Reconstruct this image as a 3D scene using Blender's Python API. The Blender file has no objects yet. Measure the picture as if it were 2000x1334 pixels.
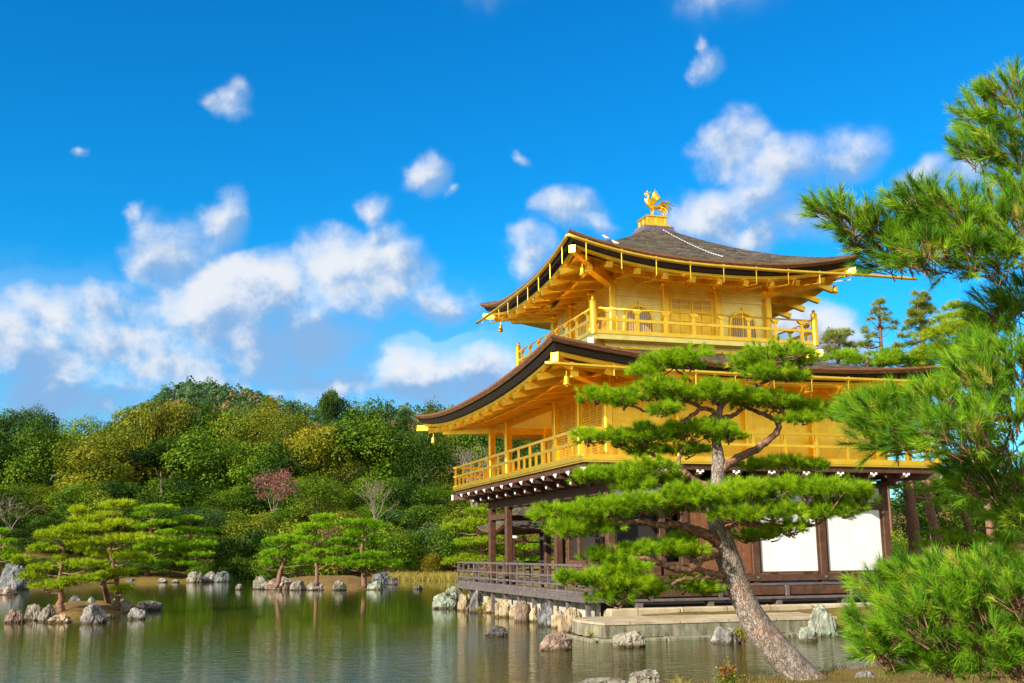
import bpy, bmesh, math, random
import numpy as np
from mathutils import Vector, Matrix, noise as mnoise

R = math.radians
scene = bpy.context.scene
COL = scene.collection
rng = np.random.default_rng(7)
random.seed(7)

# ------------------------------------------------------------------ camera
CAM = np.array([-11.147, -27.508, 0.898])
FPX, YAW, PITCH, ROLL = 2104.4, R(17.014), R(11.057), R(-0.442)
FW = np.array([math.sin(YAW)*math.cos(PITCH), math.cos(YAW)*math.cos(PITCH), math.sin(PITCH)])
RT = np.array([math.cos(YAW), -math.sin(YAW), 0.0]); UP = np.cross(RT, FW)
RT2 = RT*math.cos(ROLL) + UP*math.sin(ROLL); UP2 = -RT*math.sin(ROLL) + UP*math.cos(ROLL)
cam = bpy.data.objects.new('camera', bpy.data.cameras.new('camera')); COL.objects.link(cam)
cam.data.sensor_width = 36.0; cam.data.lens = FPX/2000.0*36.0
cam.data.clip_start = 0.1; cam.data.clip_end = 6000
m = Matrix.Identity(4)
for i in range(3):
    m[i][0], m[i][1], m[i][2], m[i][3] = RT2[i], UP2[i], -FW[i], CAM[i]
cam.matrix_world = m
scene.camera = cam

def ray(x, y): return FW + (x-1000)/FPX*RT2 - (y-667)/FPX*UP2
def at(x, y, d): return CAM + d*ray(x, y)                      # photo pixel at a depth
def on_z(x, y, z):
    r = ray(x, y); return CAM + (z-CAM[2])/r[2]*r
def on_y(x, y, v):
    r = ray(x, y); return CAM + (v-CAM[1])/r[1]*r
def depth_of(p): return float((np.asarray(p)-CAM) @ FW)
def pix(p):
    d = np.asarray(p)-CAM; z = d @ FW
    return 1000+FPX*(d@RT2)/z, 667-FPX*(d@UP2)/z

# ------------------------------------------------------------------ render settings, sun, sky
SUN_HEAD, SUN_EL = R(-118), R(26)          # heading measured from +Y towards +X
scene.render.engine = 'CYCLES'
cy = scene.cycles
cy.use_denoising = True
try:
    cy.denoiser = 'OPENIMAGEDENOISE'; cy.denoising_input_passes = 'RGB_ALBEDO_NORMAL'; cy.denoising_prefilter = 'ACCURATE'
except Exception: pass
cy.max_bounces = 8; cy.diffuse_bounces = 4; cy.glossy_bounces = 5; cy.transmission_bounces = 4; cy.transparent_max_bounces = 8
cy.sample_clamp_indirect = 6.0
cy.use_adaptive_sampling = True; cy.adaptive_threshold = 0.012
scene.view_settings.view_transform = 'Standard'; scene.view_settings.look = 'None'
scene.view_settings.exposure = 1.1; scene.view_settings.gamma = 1.0
sun = bpy.data.objects.new('sun', bpy.data.lights.new('sun', 'SUN')); COL.objects.link(sun)
sun.data.energy = 4.4; sun.data.angle = R(0.5); sun.data.color = (1.0, 0.91, 0.76)
sd = Vector((math.sin(SUN_HEAD)*math.cos(SUN_EL), math.cos(SUN_HEAD)*math.cos(SUN_EL), math.sin(SUN_EL)))
sun.rotation_euler = sd.to_track_quat('Z', 'Y').to_euler()
sun.location = (0, 0, 60)

class NT:
    """small node-graph helper"""
    def __init__(s, tree): s.t = tree; s.n = tree.nodes; s.l = tree.links
    def node(s, typ, ins=None, **kw):
        n = s.n.new(typ)
        for k, v in kw.items(): setattr(n, k, v)
        for k, v in (ins or {}).items():
            if isinstance(v, bpy.types.NodeSocket): s.l.new(v, n.inputs[k])
            else: n.inputs[k].default_value = v
        return n
    def math(s, op, a, b=None, c=None, clamp=False):
        n = s.n.new('ShaderNodeMath'); n.operation = op; n.use_clamp = clamp
        for i, v in enumerate((a, b, c)):
            if v is None: continue
            if isinstance(v, bpy.types.NodeSocket): s.l.new(v, n.inputs[i])
            else: n.inputs[i].default_value = v
        return n.outputs[0]
    def vmath(s, op, a, b=None):
        n = s.n.new('ShaderNodeVectorMath'); n.operation = op
        for i, v in enumerate((a, b)):
            if v is None: continue
            if isinstance(v, bpy.types.NodeSocket): s.l.new(v, n.inputs[i])
            else: n.inputs[i].default_value = v
        return n.outputs['Value'] if op in ('LENGTH', 'DOT_PRODUCT') else n.outputs[0]
    def smooth(s, x, a, b):
        n = s.n.new('ShaderNodeMapRange'); n.interpolation_type = 'SMOOTHSTEP'
        s.l.new(x, n.inputs['Value']); n.inputs['From Min'].default_value = a; n.inputs['From Max'].default_value = b
        return n.outputs[0]
    def mix(s, f, a, b, mode='MIX'):
        n = s.n.new('ShaderNodeMix'); n.data_type = 'RGBA'; n.blend_type = mode
        for i, v in ((0, f), (6, a), (7, b)):
            if isinstance(v, bpy.types.NodeSocket): s.l.new(v, n.inputs[i])
            elif i == 0: n.inputs[0].default_value = v
            else: n.inputs[i].default_value = tuple(v)+((1,) if len(v) == 3 else ())
        return n.outputs[2]
    def ramp(s, x, stops):
        n = s.n.new('ShaderNodeValToRGB'); s.l.new(x, n.inputs[0]); e = n.color_ramp.elements
        while len(e) < len(stops): e.new(0.5)
        for el, (p, c) in zip(e, stops): el.position = p; el.color = tuple(c)+((1,) if len(c) == 3 else ())
        return n.outputs[0]

# clouds of the photograph: (photo px centre x, y, radius x, radius y, weight)
CLOUDS = [
 (455,590,95,75,1.05),(525,565,75,60,1.05),(395,625,60,60,.9),(480,660,100,70,.85),(600,655,125,85,.8),(520,720,150,60,.6),
 (655,520,75,60,.95),(760,512,75,55,.95),(700,575,120,55,.6),(345,490,75,65,.75),(435,435,42,60,.7),(300,440,40,40,.5),(268,398,18,22,.5),
 (90,600,75,55,.75),(200,590,100,48,.75),(60,700,110,70,.95),(210,665,130,60,.85),(330,720,150,50,.75),(110,760,170,60,.8),(0,640,70,50,.8),
 (700,745,140,45,.7),(800,735,90,60,1.0),(935,745,95,55,.9),(600,740,130,55,.65),(870,592,60,40,.75),(735,405,34,28,.6),(760,445,40,28,.6),
 (820,335,40,36,.75),(450,205,44,40,.7),(468,242,32,22,.6),(152,297,18,12,.55),(1028,312,14,12,.45),(870,370,16,12,.4),
 (1110,405,66,42,.85),(1165,438,46,20,.5),(1040,508,40,48,.7),(1370,420,58,52,.8),(1440,285,66,50,.8),(1545,322,100,46,.75),(1650,310,65,45,.7),
 (1500,380,95,36,.6),(1570,440,90,42,.65),(1470,450,70,40,.65),(1380,112,24,36,.6),(1375,70,14,18,.5),(1570,655,75,55,1.0),(1860,345,90,28,.6),(1620,700,80,50,.8),
 (230,765,230,50,.62),(500,775,230,45,.6),(830,775,230,45,.55),(640,600,60,60,.5),(950,-40,150,60,.3),(1450,-60,160,80,.4)]

def build_world():
    w = bpy.data.worlds.new('World'); scene.world = w; w.use_nodes = True
    g = NT(w.node_tree); g.n.clear()
    out = g.n.new('ShaderNodeOutputWorld'); bg = g.n.new('ShaderNodeBackground'); g.l.new(bg.outputs[0], out.inputs[0])
    sky = g.node('ShaderNodeTexSky', sky_type='NISHITA', sun_disc=False, sun_elevation=SUN_EL, sun_rotation=SUN_HEAD, air_density=1.0, dust_density=0.25, ozone_density=3.0)
    tc = g.n.new('ShaderNodeTexCoord'); d = tc.outputs['Generated']
    sep = g.node('ShaderNodeSeparateXYZ', {0: d})
    # azimuth from the view axis and elevation
    xr = g.vmath('DOT_PRODUCT', d, tuple(RT)); yf = g.vmath('DOT_PRODUCT', d, (math.sin(YAW), math.cos(YAW), 0))
    az = g.math('ARCTAN2', xr, yf); el = g.math('ARCSINE', sep.outputs[2])
    uv = g.node('ShaderNodeCombineXYZ', {0: az, 1: el}).outputs[0]
    n1 = g.node('ShaderNodeTexNoise', {'Vector': uv, 'Scale': 15.0, 'Detail': 10.0, 'Roughness': 0.56, 'Distortion': 0.15}).outputs[0]
    n0 = g.node('ShaderNodeTexNoise', {'Vector': uv, 'Scale': 26.0, 'Detail': 7.0, 'Roughness': 0.62}).outputs[0]
    off = g.vmath('ADD', uv, (-0.012, 0.016, 0))
    n2 = g.node('ShaderNodeTexNoise', {'Vector': off, 'Scale': 15.0, 'Detail': 10.0, 'Roughness': 0.56, 'Distortion': 0.15}).outputs[0]
    nn = g.math('ADD', g.math('MULTIPLY', n1, .62), g.math('MULTIPLY', n0, .38))
    wn = g.node('ShaderNodeTexNoise', {'Vector': uv, 'Scale': 13.0, 'Detail': 5.0, 'Roughness': 0.5}).outputs['Color']
    wuv = g.vmath('ADD', uv, g.vmath('MULTIPLY', g.vmath('SUBTRACT', wn, (.5, .5, .5)), (.075, .06, 0)))
    D = None; WS = None; SS = None
    for (cx, cy_, rx, ry, wt) in CLOUDS:
        r = ray(cx, cy_); r = r/np.linalg.norm(r)
        a = math.atan2(r @ RT, r[0]*math.sin(YAW)+r[1]*math.cos(YAW)); e = math.asin(r[2])
        v = g.vmath('MULTIPLY', g.vmath('SUBTRACT', wuv, (a, e, 0)), (FPX/rx/1.75, FPX/ry/1.75, 0))
        k = g.math('SUBTRACT', 1.0, g.vmath('LENGTH', v), clamp=True)
        kw = g.math('MULTIPLY', k, wt)
        D = kw if D is None else g.math('SMOOTH_MAX', D, kw, 0.12)
        k2 = g.math('MULTIPLY', k, k)
        sh = g.math('MULTIPLY', g.vmath('DOT_PRODUCT', v, (-0.5, 0.85, 0)), k2)
        WS = k2 if WS is None else g.math('ADD', WS, k2)
        SS = sh if SS is None else g.math('ADD', SS, sh)
    shade = g.math('DIVIDE', SS, g.math('ADD', WS, 0.02))
    # the rest of the sky, out of the photograph's view, gets added broken cloud, brightened to fill the shade
    nb = g.node('ShaderNodeTexNoise', {'Vector': d, 'Scale': 2.6, 'Detail': 7.0, 'Roughness': 0.58}).outputs[0]
    aaz = g.math('ABSOLUTE', az)
    outv = g.smooth(aaz, 0.62, 1.0)
    Dout = g.math('MULTIPLY', outv, g.math('MULTIPLY', g.math('SUBTRACT', nb, 0.34), 3.4))
    D = g.math('MAXIMUM', D, Dout)
    dens = g.math('ADD', D, g.math('MULTIPLY', g.math('SUBTRACT', nn, 0.515), 1.5))
    alpha = g.math('MULTIPLY', g.smooth(dens, -0.02, 0.70), g.smooth(D, 0.10, 0.34))
    veil = g.math('MULTIPLY', g.smooth(el, .27, .13), g.smooth(az, .12, -.16)); veil = g.math('MULTIPLY', veil, g.math('ADD', .32, g.math('MULTIPLY', n1, .75)))
    alpha = g.math('MAXIMUM', g.math('MULTIPLY', alpha, 0.97), g.math('MINIMUM', veil, .55))
    lit = g.math('ADD', g.math('MULTIPLY', shade, 0.95), g.math('MULTIPLY', g.math('SUBTRACT', n1, n2), 1.7))
    lit = g.math('ADD', lit, g.math('MULTIPLY', g.math('SUBTRACT', nn, .5), .35))
    for (cx, cy_, rx, ry, wt) in ((625, 665, 120, 75, .55), (560, 720, 150, 40, .3), (120, 775, 130, 40, .5), (70, 715, 70, 40, .3), (860, 770, 130, 35, .35), (380, 520, 60, 30, .2), (1510, 410, 120, 40, .3)):
        r = ray(cx, cy_); r = r/np.linalg.norm(r)
        a = math.atan2(r @ RT, r[0]*math.sin(YAW)+r[1]*math.cos(YAW)); e = math.asin(r[2])
        v = g.vmath('MULTIPLY', g.vmath('SUBTRACT', wuv, (a, e, 0)), (FPX/rx/1.2, FPX/ry/1.2, 0))
        lit = g.math('SUBTRACT', lit, g.math('MULTIPLY', g.math('SUBTRACT', 1.0, g.vmath('LENGTH', v), clamp=True), wt*1.6))
    litf = g.smooth(lit, -0.30, 0.30)
    ccol = g.mix(outv, g.mix(litf, CLOUD_DARK, CLOUD_LIT), CLOUD_FILL)
    hsv = g.node('ShaderNodeHueSaturation', {'Saturation': 1.35, 'Value': 1.0, 'Color': sky.outputs[0]}).outputs[0]
    tint = g.mix(1.0, hsv, g.mix(g.smooth(el, -.02, .30), SKY_TINT_LOW, SKY_TINT), 'MULTIPLY')
    col = g.mix(alpha, tint, ccol)
    g.l.new(col, bg.inputs[0]); bg.inputs[1].default_value = 0.1
SKY_TINT_LOW = (0.40, 0.84, 1.0); SKY_TINT = (0.10, 0.84, 0.97); CLOUD_LIT = (4.0, 4.15, 4.4); CLOUD_DARK = (1.2, 2.2, 3.7); CLOUD_FILL = (5.4, 5.2, 5.0)
build_world()

# ------------------------------------------------------------------ object helpers
def setp(o, label=None, cat=None, group=None, kind=None):
    if label: o['label'] = label
    if cat: o['category'] = cat
    if group: o['group'] = group
    if kind: o['kind'] = kind
    return o
def thing(name, label, cat, loc=(0, 0, 0), group=None, rz=0.0):
    o = bpy.data.objects.new(name, None); COL.objects.link(o); o.location = Vector([float(v) for v in loc]); o.rotation_euler.z = rz
    o.empty_display_size = .2
    return setp(o, label, cat, group)
def world_loc(o):
    v = Vector((0, 0, 0))
    while o is not None: v += o.location; o = o.parent
    return v
class MB:
    """collects shapes into ONE mesh"""
    def __init__(s): s.v = []; s.f = []; s.m = []; s.n = 0
    def add(s, vs, fs, mi=0):
        s.v.append(np.asarray(vs, float)); s.f += [tuple(i+s.n for i in f) for f in fs]; s.m += [mi]*len(fs); s.n += len(vs); return s
    def box(s, x0, x1, y0, y1, z0, z1, mi=0):
        vs = [(x, y, z) for z in (z0, z1) for y in (y0, y1) for x in (x0, x1)]
        return s.add(vs, [(0, 2, 3, 1), (4, 5, 7, 6), (0, 1, 5, 4), (2, 6, 7, 3), (0, 4, 6, 2), (1, 3, 7, 5)], mi)
    def bbox(s, x0, x1, y0, y1, z0, z1, b=.015, mi=0):
        """box with chamfered edges"""
        b = min(b, (x1-x0)/2.5, (y1-y0)/2.5, (z1-z0)/2.5)
        bm = bmesh.new(); bmesh.ops.create_cube(bm, size=1.0)
        for q in bm.verts: q.co = Vector(((x0+x1)/2+q.co.x*(x1-x0), (y0+y1)/2+q.co.y*(y1-y0), (z0+z1)/2+q.co.z*(z1-z0)))
        bmesh.ops.bevel(bm, geom=bm.edges[:], offset=b, segments=1, affect='EDGES')
        bm.verts.index_update(); vs = [tuple(q.co) for q in bm.verts]; fs = [[q.index for q in f.verts] for f in bm.faces]; bm.free()
        return s.add(vs, fs, mi)
    def bar(s, p, q, w, h, up=(0, 0, 1), mi=0):
        p = np.array(p, float); q = np.array(q, float); d = q-p; d /= np.linalg.norm(d)
        sd_ = np.cross(d, up); sd_ /= np.linalg.norm(sd_); u = np.cross(sd_, d)
        vs = [c+sd_*a*w/2+u*b*h/2 for c in (p, q) for a, b in ((-1, -1), (1, -1), (1, 1), (-1, 1))]
        return s.add(vs, [(3, 2, 1, 0), (4, 5, 6, 7), (0, 1, 5, 4), (1, 2, 6, 5), (2, 3, 7, 6), (3, 0, 4, 7)], mi)
    def tube(s, pts, rad, n=10, mi=0, cap=True, jit=0.0):
        pts = np.array(pts, float); k = len(pts)
        rad = np.full(k, rad, float) if np.isscalar(rad) else np.array(rad, float)
        t = np.gradient(pts, axis=0); t /= np.linalg.norm(t, axis=1)[:, None]+1e-12
        ref = np.array((0, 0, 1.)) if abs(t[0][2]) < .9 else np.array((1., 0, 0))
        x = np.cross(ref, t[0]); x /= np.linalg.norm(x); vs = []
        a = np.linspace(0, 2*np.pi, n, endpoint=False)
        for i in range(k):
            x = x - t[i]*(x@t[i]); x /= np.linalg.norm(x); y = np.cross(t[i], x)
            rr = rad[i]*(1+jit*rng.normal(size=n)) if jit else np.full(n, rad[i])
            vs.append(pts[i]+np.outer(np.cos(a)*rr, x)+np.outer(np.sin(a)*rr, y))
        fs = [(i*n+j, i*n+(j+1) % n, (i+1)*n+(j+1) % n, (i+1)*n+j) for i in range(k-1) for j in range(n)]
        if cap: fs += [tuple(range(n))[::-1], tuple((k-1)*n+j for j in range(n))]
        return s.add(np.vstack(vs), fs, mi)
    def lathe(s, c, prof, n=16, mi=0):
        a = np.linspace(0, 2*np.pi, n, endpoint=False); vs = []
        for r, z in prof: vs += [(c[0]+r*math.cos(t), c[1]+r*math.sin(t), c[2]+z) for t in a]
        k = len(prof)
        fs = [(i*n+j, i*n+(j+1) % n, (i+1)*n+(j+1) % n, (i+1)*n+j) for i in range(k-1) for j in range(n)]
        fs += [tuple(range(n))[::-1], tuple((k-1)*n+j for j in range(n))]
        return s.add(vs, fs, mi)
    def prism(s, poly, o, ex, ey, ez, depth, mi=0):
        """polygon (u,v) in the frame o,ex,ey extruded along ez"""
        o, ex, ey, ez = [np.array(q, float) for q in (o, ex, ey, ez)]
        a = [o+ex*u+ey*v for u, v in poly]; b = [q+ez*depth for q in a]; n = len(poly)
        fs = [tuple(range(n))[::-1], tuple(range(n, 2*n))]+[(i, (i+1) % n, n+(i+1) % n, n+i) for i in range(n)]
        return s.add(a+b, fs, mi)
    def build(s, name, mats, parent=None, smooth=False, sharp=None):
        me = bpy.data.meshes.new(name); v = np.vstack(s.v)
        o = bpy.data.objects.new(name, me); COL.objects.link(o)
        if parent is not None:
            o.parent = parent; v = v-np.array(world_loc(parent))
        me.from_pydata(v.tolist(), [], [tuple(int(i) for i in f) for f in s.f])
        for mt in (mats if isinstance(mats, (list, tuple)) else [mats]): me.materials.append(mt)
        if any(s.m): me.polygons.foreach_set('material_index', s.m)
        bm = bmesh.new(); bm.from_mesh(me); bmesh.ops.recalc_face_normals(bm, faces=bm.faces[:]); bm.to_mesh(me); bm.free()
        if smooth:
            me.polygons.foreach_set('use_smooth', [True]*len(me.polygons))
            if sharp: me.set_sharp_from_angle(angle=R(sharp))
        me.update(); return o
def raw_mesh(name, verts, nper, tint=None, mat=None, mats=None):
    """fast mesh of equal polygons (nper corners each, unshared vertices) with a per-face tint"""
    verts = np.asarray(verts, np.float32).reshape(-1, 3); nv = len(verts); nf = nv//nper
    me = bpy.data.meshes.new(name)
    me.vertices.add(nv); me.vertices.foreach_set('co', verts.ravel())
    me.loops.add(nv); me.loops.foreach_set('vertex_index', np.arange(nv, dtype=np.int32))
    me.polygons.add(nf); me.polygons.foreach_set('loop_start', np.arange(0, nv, nper, dtype=np.int32))
    if tint is not None:
        at_ = me.attributes.new('tint', 'FLOAT', 'FACE'); at_.data.foreach_set('value', np.asarray(tint, np.float32))
    me.materials.append(mat); me.update(calc_edges=True); return me
def link_mesh(name, me, parent=None, loc=None):
    o = bpy.data.objects.new(name, me); COL.objects.link(o)
    if parent is not None: o.parent = parent
    if loc is not None: o.location = Vector([float(q) for q in loc])
    return o

# ------------------------------------------------------------------ materials
def mat(name, base=None, rough=.6, metal=0.0, spec=.5):
    mt = bpy.data.materials.new(name); mt.use_nodes = True; g = NT(mt.node_tree)
    b = g.n['Principled BSDF']; b.inputs['Roughness'].default_value = rough; b.inputs['Metallic'].default_value = metal
    b.inputs['Specular IOR Level'].default_value = spec
    if base: b.inputs['Base Color'].default_value = (*base, 1)
    return mt, g, b
def coords(g, kind='Object'): return g.n.new('ShaderNodeTexCoord').outputs[kind]
def worldpos(g): return g.n.new('ShaderNodeNewGeometry').outputs['Position']
def noise(g, vec, scale, detail=5, rough=.55, dist=0): return g.node('ShaderNodeTexNoise', {'Vector': vec, 'Scale': scale, 'Detail': detail, 'Roughness': rough, 'Distortion': dist}).outputs[0]
def vscale(g, vec, s): return g.vmath('MULTIPLY', vec, s)
def bump(g, b, h, strength=.3, dist=.02):
    n = g.node('ShaderNodeBump', {'Height': h, 'Strength': strength, 'Distance': dist}); g.l.new(n.outputs[0], b.inputs['Normal'])
M = {}
def make_materials():
    def gold_leaf(nm, cols):
        mt, g, b = mat(nm, rough=.36, metal=.9); p = worldpos(g)
        n = noise(g, p, 3.0, 6); n2 = noise(g, vscale(g, p, (9, 9, 9)), 1.0, 2)
        g.l.new(g.ramp(n, [(.25, cols[0]), (.55, cols[1]), (.8, cols[2])]), b.inputs['Base Color'])
        sp = g.node('ShaderNodeSeparateXYZ', {0: p}); lv = g.node('ShaderNodeCombineXYZ', {0: g.math('ADD', sp.outputs[0], sp.outputs[1]), 1: sp.outputs[2]}).outputs[0]
        lf_ = g.node('ShaderNodeTexBrick', {'Vector': lv, 'Color1': (1, 1, 1, 1), 'Color2': (.91, .89, .84, 1), 'Mortar': (.90, .84, .70, 1), 'Scale': 1.0, 'Mortar Size': .004, 'Brick Width': .21, 'Row Height': .21, 'Bias': -.2}).outputs[0]
        cc0 = b.inputs['Base Color'].links[0].from_socket; g.l.new(g.mix(.8, cc0, g.mix(1.0, cc0, lf_, 'MULTIPLY')), b.inputs['Base Color'])
        g.l.new(g.math('ADD', .24, g.math('MULTIPLY', n2, .24)), b.inputs['Roughness']); bump(g, b, noise(g, p, 14, 4), .08, .01)
        return mt
    M['gold'] = gold_leaf('gold_leaf', ((.94, .56, .035), (1.0, .66, .065), (1.0, .74, .13)))
    M['gold_wall'] = gold_leaf('gold_leaf_sky_sheen', ((.82, .66, .17), (.92, .77, .23), (.97, .83, .33)))  # same gold leaf, with the sky's pale reflection painted into its colour
    mt, g, b = mat('pale_gold_ceiling', (.80, .66, .33), .6, .1); M['ceiling'] = mt
    # cypress bark roof
    mt, g, b = mat('cypress_bark_shingle', rough=.9, spec=.2); p = worldpos(g)
    s1 = noise(g, vscale(g, p, (1.3, 1.3, 12)), 1.6, 8, .72, .4); s2 = noise(g, vscale(g, p, (5, 5, 24)), 1.6, 5, .75); s3 = noise(g, p, .9, 4)
    k = g.math('ADD', g.math('MULTIPLY', s1, .55), g.math('MULTIPLY', s2, .45))
    c = g.ramp(k, [(.38, (.010, .007, .005)), (.46, (.045, .034, .022)), (.53, (.10, .08, .056)), (.62, (.25, .22, .18))])
    c = g.mix(g.smooth(s3, .52, .72), c, (.115, .10, .05)); g.l.new(c, b.inputs['Base Color']); bump(g, b, k, 1.0, .09); M['shingle'] = mt
    mt, g, b = mat('red_brown_eave_lip', rough=.8, spec=.2); p = worldpos(g)
    k = noise(g, vscale(g, p, (3, 3, 60)), 2, 6, .7); g.l.new(g.ramp(k, [(.3, (.045, .02, .01)), (.5, (.14, .06, .026)), (.7, (.32, .18, .09))]), b.inputs['Base Color']); bump(g, b, k, .5, .01); M['lip'] = mt
    mt, g, b = mat('black_eave_layers', rough=.75, spec=.25); p = worldpos(g)
    k = noise(g, vscale(g, p, (2, 2, 70)), 2, 5, .7); g.l.new(g.ramp(k, [(.35, (.004, .0035, .003)), (.7, (.035, .024, .016))]), b.inputs['Base Color']); bump(g, b, k, .5, .01); M['black'] = mt
    def wood(nm, c0, c1, c2, rough=.6, spec=.3):
        mt, g, b = mat(nm, rough=rough, spec=spec); p = worldpos(g)
        gx = noise(g, vscale(g, p, (2, 2, 2)), 3, 3); k = noise(g, vscale(g, p, (26, 26, 26)), 1.0, 6, .7, 1.2)
        k = g.math('ADD', g.math('MULTIPLY', gx, .5), g.math('MULTIPLY', k, .5))
        g.l.new(g.ramp(k, [(.3, c0), (.5, c1), (.7, c2)]), b.inputs['Base Color']); bump(g, b, k, .25, .01); return mt
    M['timber'] = wood('dark_brown_timber', (.035, .016, .009), (.075, .034, .018), (.13, .06, .03))
    M['timber_red'] = wood('red_brown_door_board', (.08, .032, .014), (.15, .06, .024), (.23, .095, .04))
    M['timber_grey'] = wood('weathered_grey_timber', (.05, .04, .038), (.10, .082, .078), (.18, .15, .14), .75)
    mt, g, b = mat('white_plaster', rough=.85, spec=.2); k = noise(g, worldpos(g), 1.6, 6)
    g.l.new(g.ramp(k, [(.3, (.60, .60, .59)), (.6, (.68, .68, .67))]), b.inputs['Base Color']); M['plaster'] = mt
    mt, g, b = mat('aged_plaster', rough=.9, spec=.2); k = noise(g, worldpos(g), 2.2, 7, .65)
    g.l.new(g.ramp(k, [(.32, (.16, .16, .125)), (.5, (.33, .31, .25)), (.68, (.48, .46, .39))]), b.inputs['Base Color']); M['aged'] = mt
    mt, g, b = mat('white_chalk_paint', (.85, .85, .83), .7); M['white'] = mt
    mt, g, b = mat('pale_lavender_paper', (.36, .34, .45), .35); M['paper'] = mt
    mt, g, b = mat('shade_black', (.012, .009, .007), .8); M['void'] = mt  # near-black base colour stands in for shade inside and under the floor
    mt, g, b = mat('dark_bronze_plate', (.035, .05, .035), .4, .4); M['plaque'] = mt
    mt, g, b = mat('verdigris_metal', (.10, .22, .18), .5, .5); M['verdigris'] = mt
    mt, g, b = mat('lead_sheet', rough=.55, metal=.2); k = noise(g, worldpos(g), 6, 5); g.l.new(g.ramp(k, [(.3, (.08, .06, .075)), (.7, (.19, .15, .17))]), b.inputs['Base Color']); M['lead'] = mt
    mt, g, b = mat('white_metal', (.55, .55, .56), .4); M['chain'] = mt
    # stones
    def stone(nm, c0, c1, c2, c3, sc=1.0, lich=(.34, .35, .27), lamt=.5):
        mt, g, b = mat(nm, rough=.88, spec=.25); p = coords(g); oi = g.n.new('ShaderNodeObjectInfo')
        pv = g.vmath('ADD', p, g.node('ShaderNodeCombineXYZ', {0: g.math('MULTIPLY', oi.outputs['Random'], 37.0)}).outputs[0])
        k = noise(g, vscale(g, pv, (1, 1, .55)), 3.2*sc, 10, .68, .6); k2 = noise(g, pv, 13*sc, 6, .7); k3 = noise(g, pv, 1.7*sc, 7, .6)
        vo = g.node('ShaderNodeTexVoronoi', {'Vector': vscale(g, pv, (2.6, 2.6, 1.1)), 'Scale': 1.7*sc, 'Randomness': 1.0}, feature='DISTANCE_TO_EDGE').outputs[0]
        c = g.ramp(k, [(.3, c0), (.45, c1), (.57, c2), (.72, c3)])
        c = g.mix(g.math('MULTIPLY', g.smooth(k3, .52, .66), lamt), c, lich)
        c = g.mix(g.math('MULTIPLY', g.smooth(k2, .58, .72), .5), c, c0)
        crack = g.smooth(g.math('ADD', vo, g.math('MULTIPLY', k2, .05)), .02, .06)
        c = g.mix(g.math('SUBTRACT', .75, g.math('MULTIPLY', crack, .75)), c, (.03, .026, .02))
        wp = g.node('ShaderNodeSeparateXYZ', {0: worldpos(g)}).outputs[2]
        wet = g.smooth(g.math('ADD', wp, g.math('MULTIPLY', k, .12)), -1.02, -.93)       # damp band at the waterline
        c = g.mix(wet, g.mix(1.0, c, (.35, .30, .22), 'MULTIPLY'), c)
        g.l.new(c, b.inputs['Base Color'])
        h = g.math('ADD', g.math('MULTIPLY', k, .7), g.math('ADD', g.math('MULTIPLY', k2, .25), g.math('MULTIPLY', crack, .2)))
        bump(g, b, h, .9, .08); return mt
    M['rock_pale'] = stone('pale_lichened_rock', (.045, .038, .028), (.145, .125, .095), (.245, .22, .17), (.38, .355, .295))
    M['rock_grey'] = stone('grey_rock', (.05, .045, .042), (.15, .138, .13), (.24, .225, .21), (.38, .36, .33), lamt=.35)
    M['rock_dark'] = stone('dark_rock', (.025, .022, .02), (.07, .062, .058), (.13, .12, .11), (.27, .26, .23), lamt=.3)
    M['rock_tan'] = stone('tan_rock', (.13, .09, .05), (.27, .20, .12), (.39, .305, .19), (.52, .43, .29), .8, (.42, .36, .25), .4)
    M['rock_brown'] = stone('brown_rock', (.07, .045, .032), (.18, .125, .095), (.29, .21, .165), (.44, .36, .31), 1, (.38, .35, .28), .4)
    M['rock_blue'] = stone('blue_grey_rock', (.03, .033, .036), (.085, .092, .10), (.15, .158, .165), (.29, .30, .30), lamt=.35)
    M['rock_green'] = stone('greenish_rock', (.06, .062, .045), (.17, .18, .135), (.26, .28, .215), (.40, .42, .34), 1, (.30, .42, .34), .55)
    mt, g, b = mat('sandstone_paving', rough=.85, spec=.25); p = worldpos(g)
    k = noise(g, p, 1.7, 8, .6); k2 = noise(g, p, 18, 4, .7)
    c = g.ramp(g.math('ADD', g.math('MULTIPLY', k, .7), g.math('MULTIPLY', k2, .3)), [(.3, (.22, .17, .11)), (.5, (.42, .35, .235)), (.7, (.53, .46, .34))])
    z = g.node('ShaderNodeSeparateXYZ', {0: p}).outputs[2]
    br = g.node('ShaderNodeTexBrick', {'Vector': p, 'Color1': (1, 1, 1, 1), 'Color2': (.8, .78, .74, 1), 'Mortar': (.3, .26, .2, 1), 'Scale': 1.0, 'Mortar Size': .012, 'Brick Width': 1.25, 'Row Height': .62}).outputs[0]
    c = g.mix(1.0, c, br, 'MULTIPLY')
    g.l.new(c, b.inputs['Base Color']); bump(g, b, k2, .3, .02); M['paving'] = mt
    mt, g, b = mat('lichen_green_stone_edge', rough=.9, spec=.2); p = worldpos(g)
    k = noise(g, vscale(g, p, (3.0, 3.0, .8)), 2.4, 8, .68); k2 = noise(g, p, 15, 5, .7)
    c = g.ramp(k, [(.36, (.05, .045, .03)), (.46, (.20, .165, .11)), (.52, (.15, .20, .13)), (.56, (.27, .23, .155)), (.68, (.38, .32, .215))])
    c = g.mix(g.math('MULTIPLY', k2, .5), c, (.10, .09, .06)); g.l.new(c, b.inputs['Base Color']); bump(g, b, k2, .5, .03); M['edge_stone'] = mt
    # ground
    mt, g, b = mat('moss_and_earth', rough=.95, spec=.15); p = worldpos(g)
    k = noise(g, p, .45, 8, .62); k2 = noise(g, p, 3.2, 8, .7); k3 = noise(g, p, 40, 3, .7)
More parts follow.
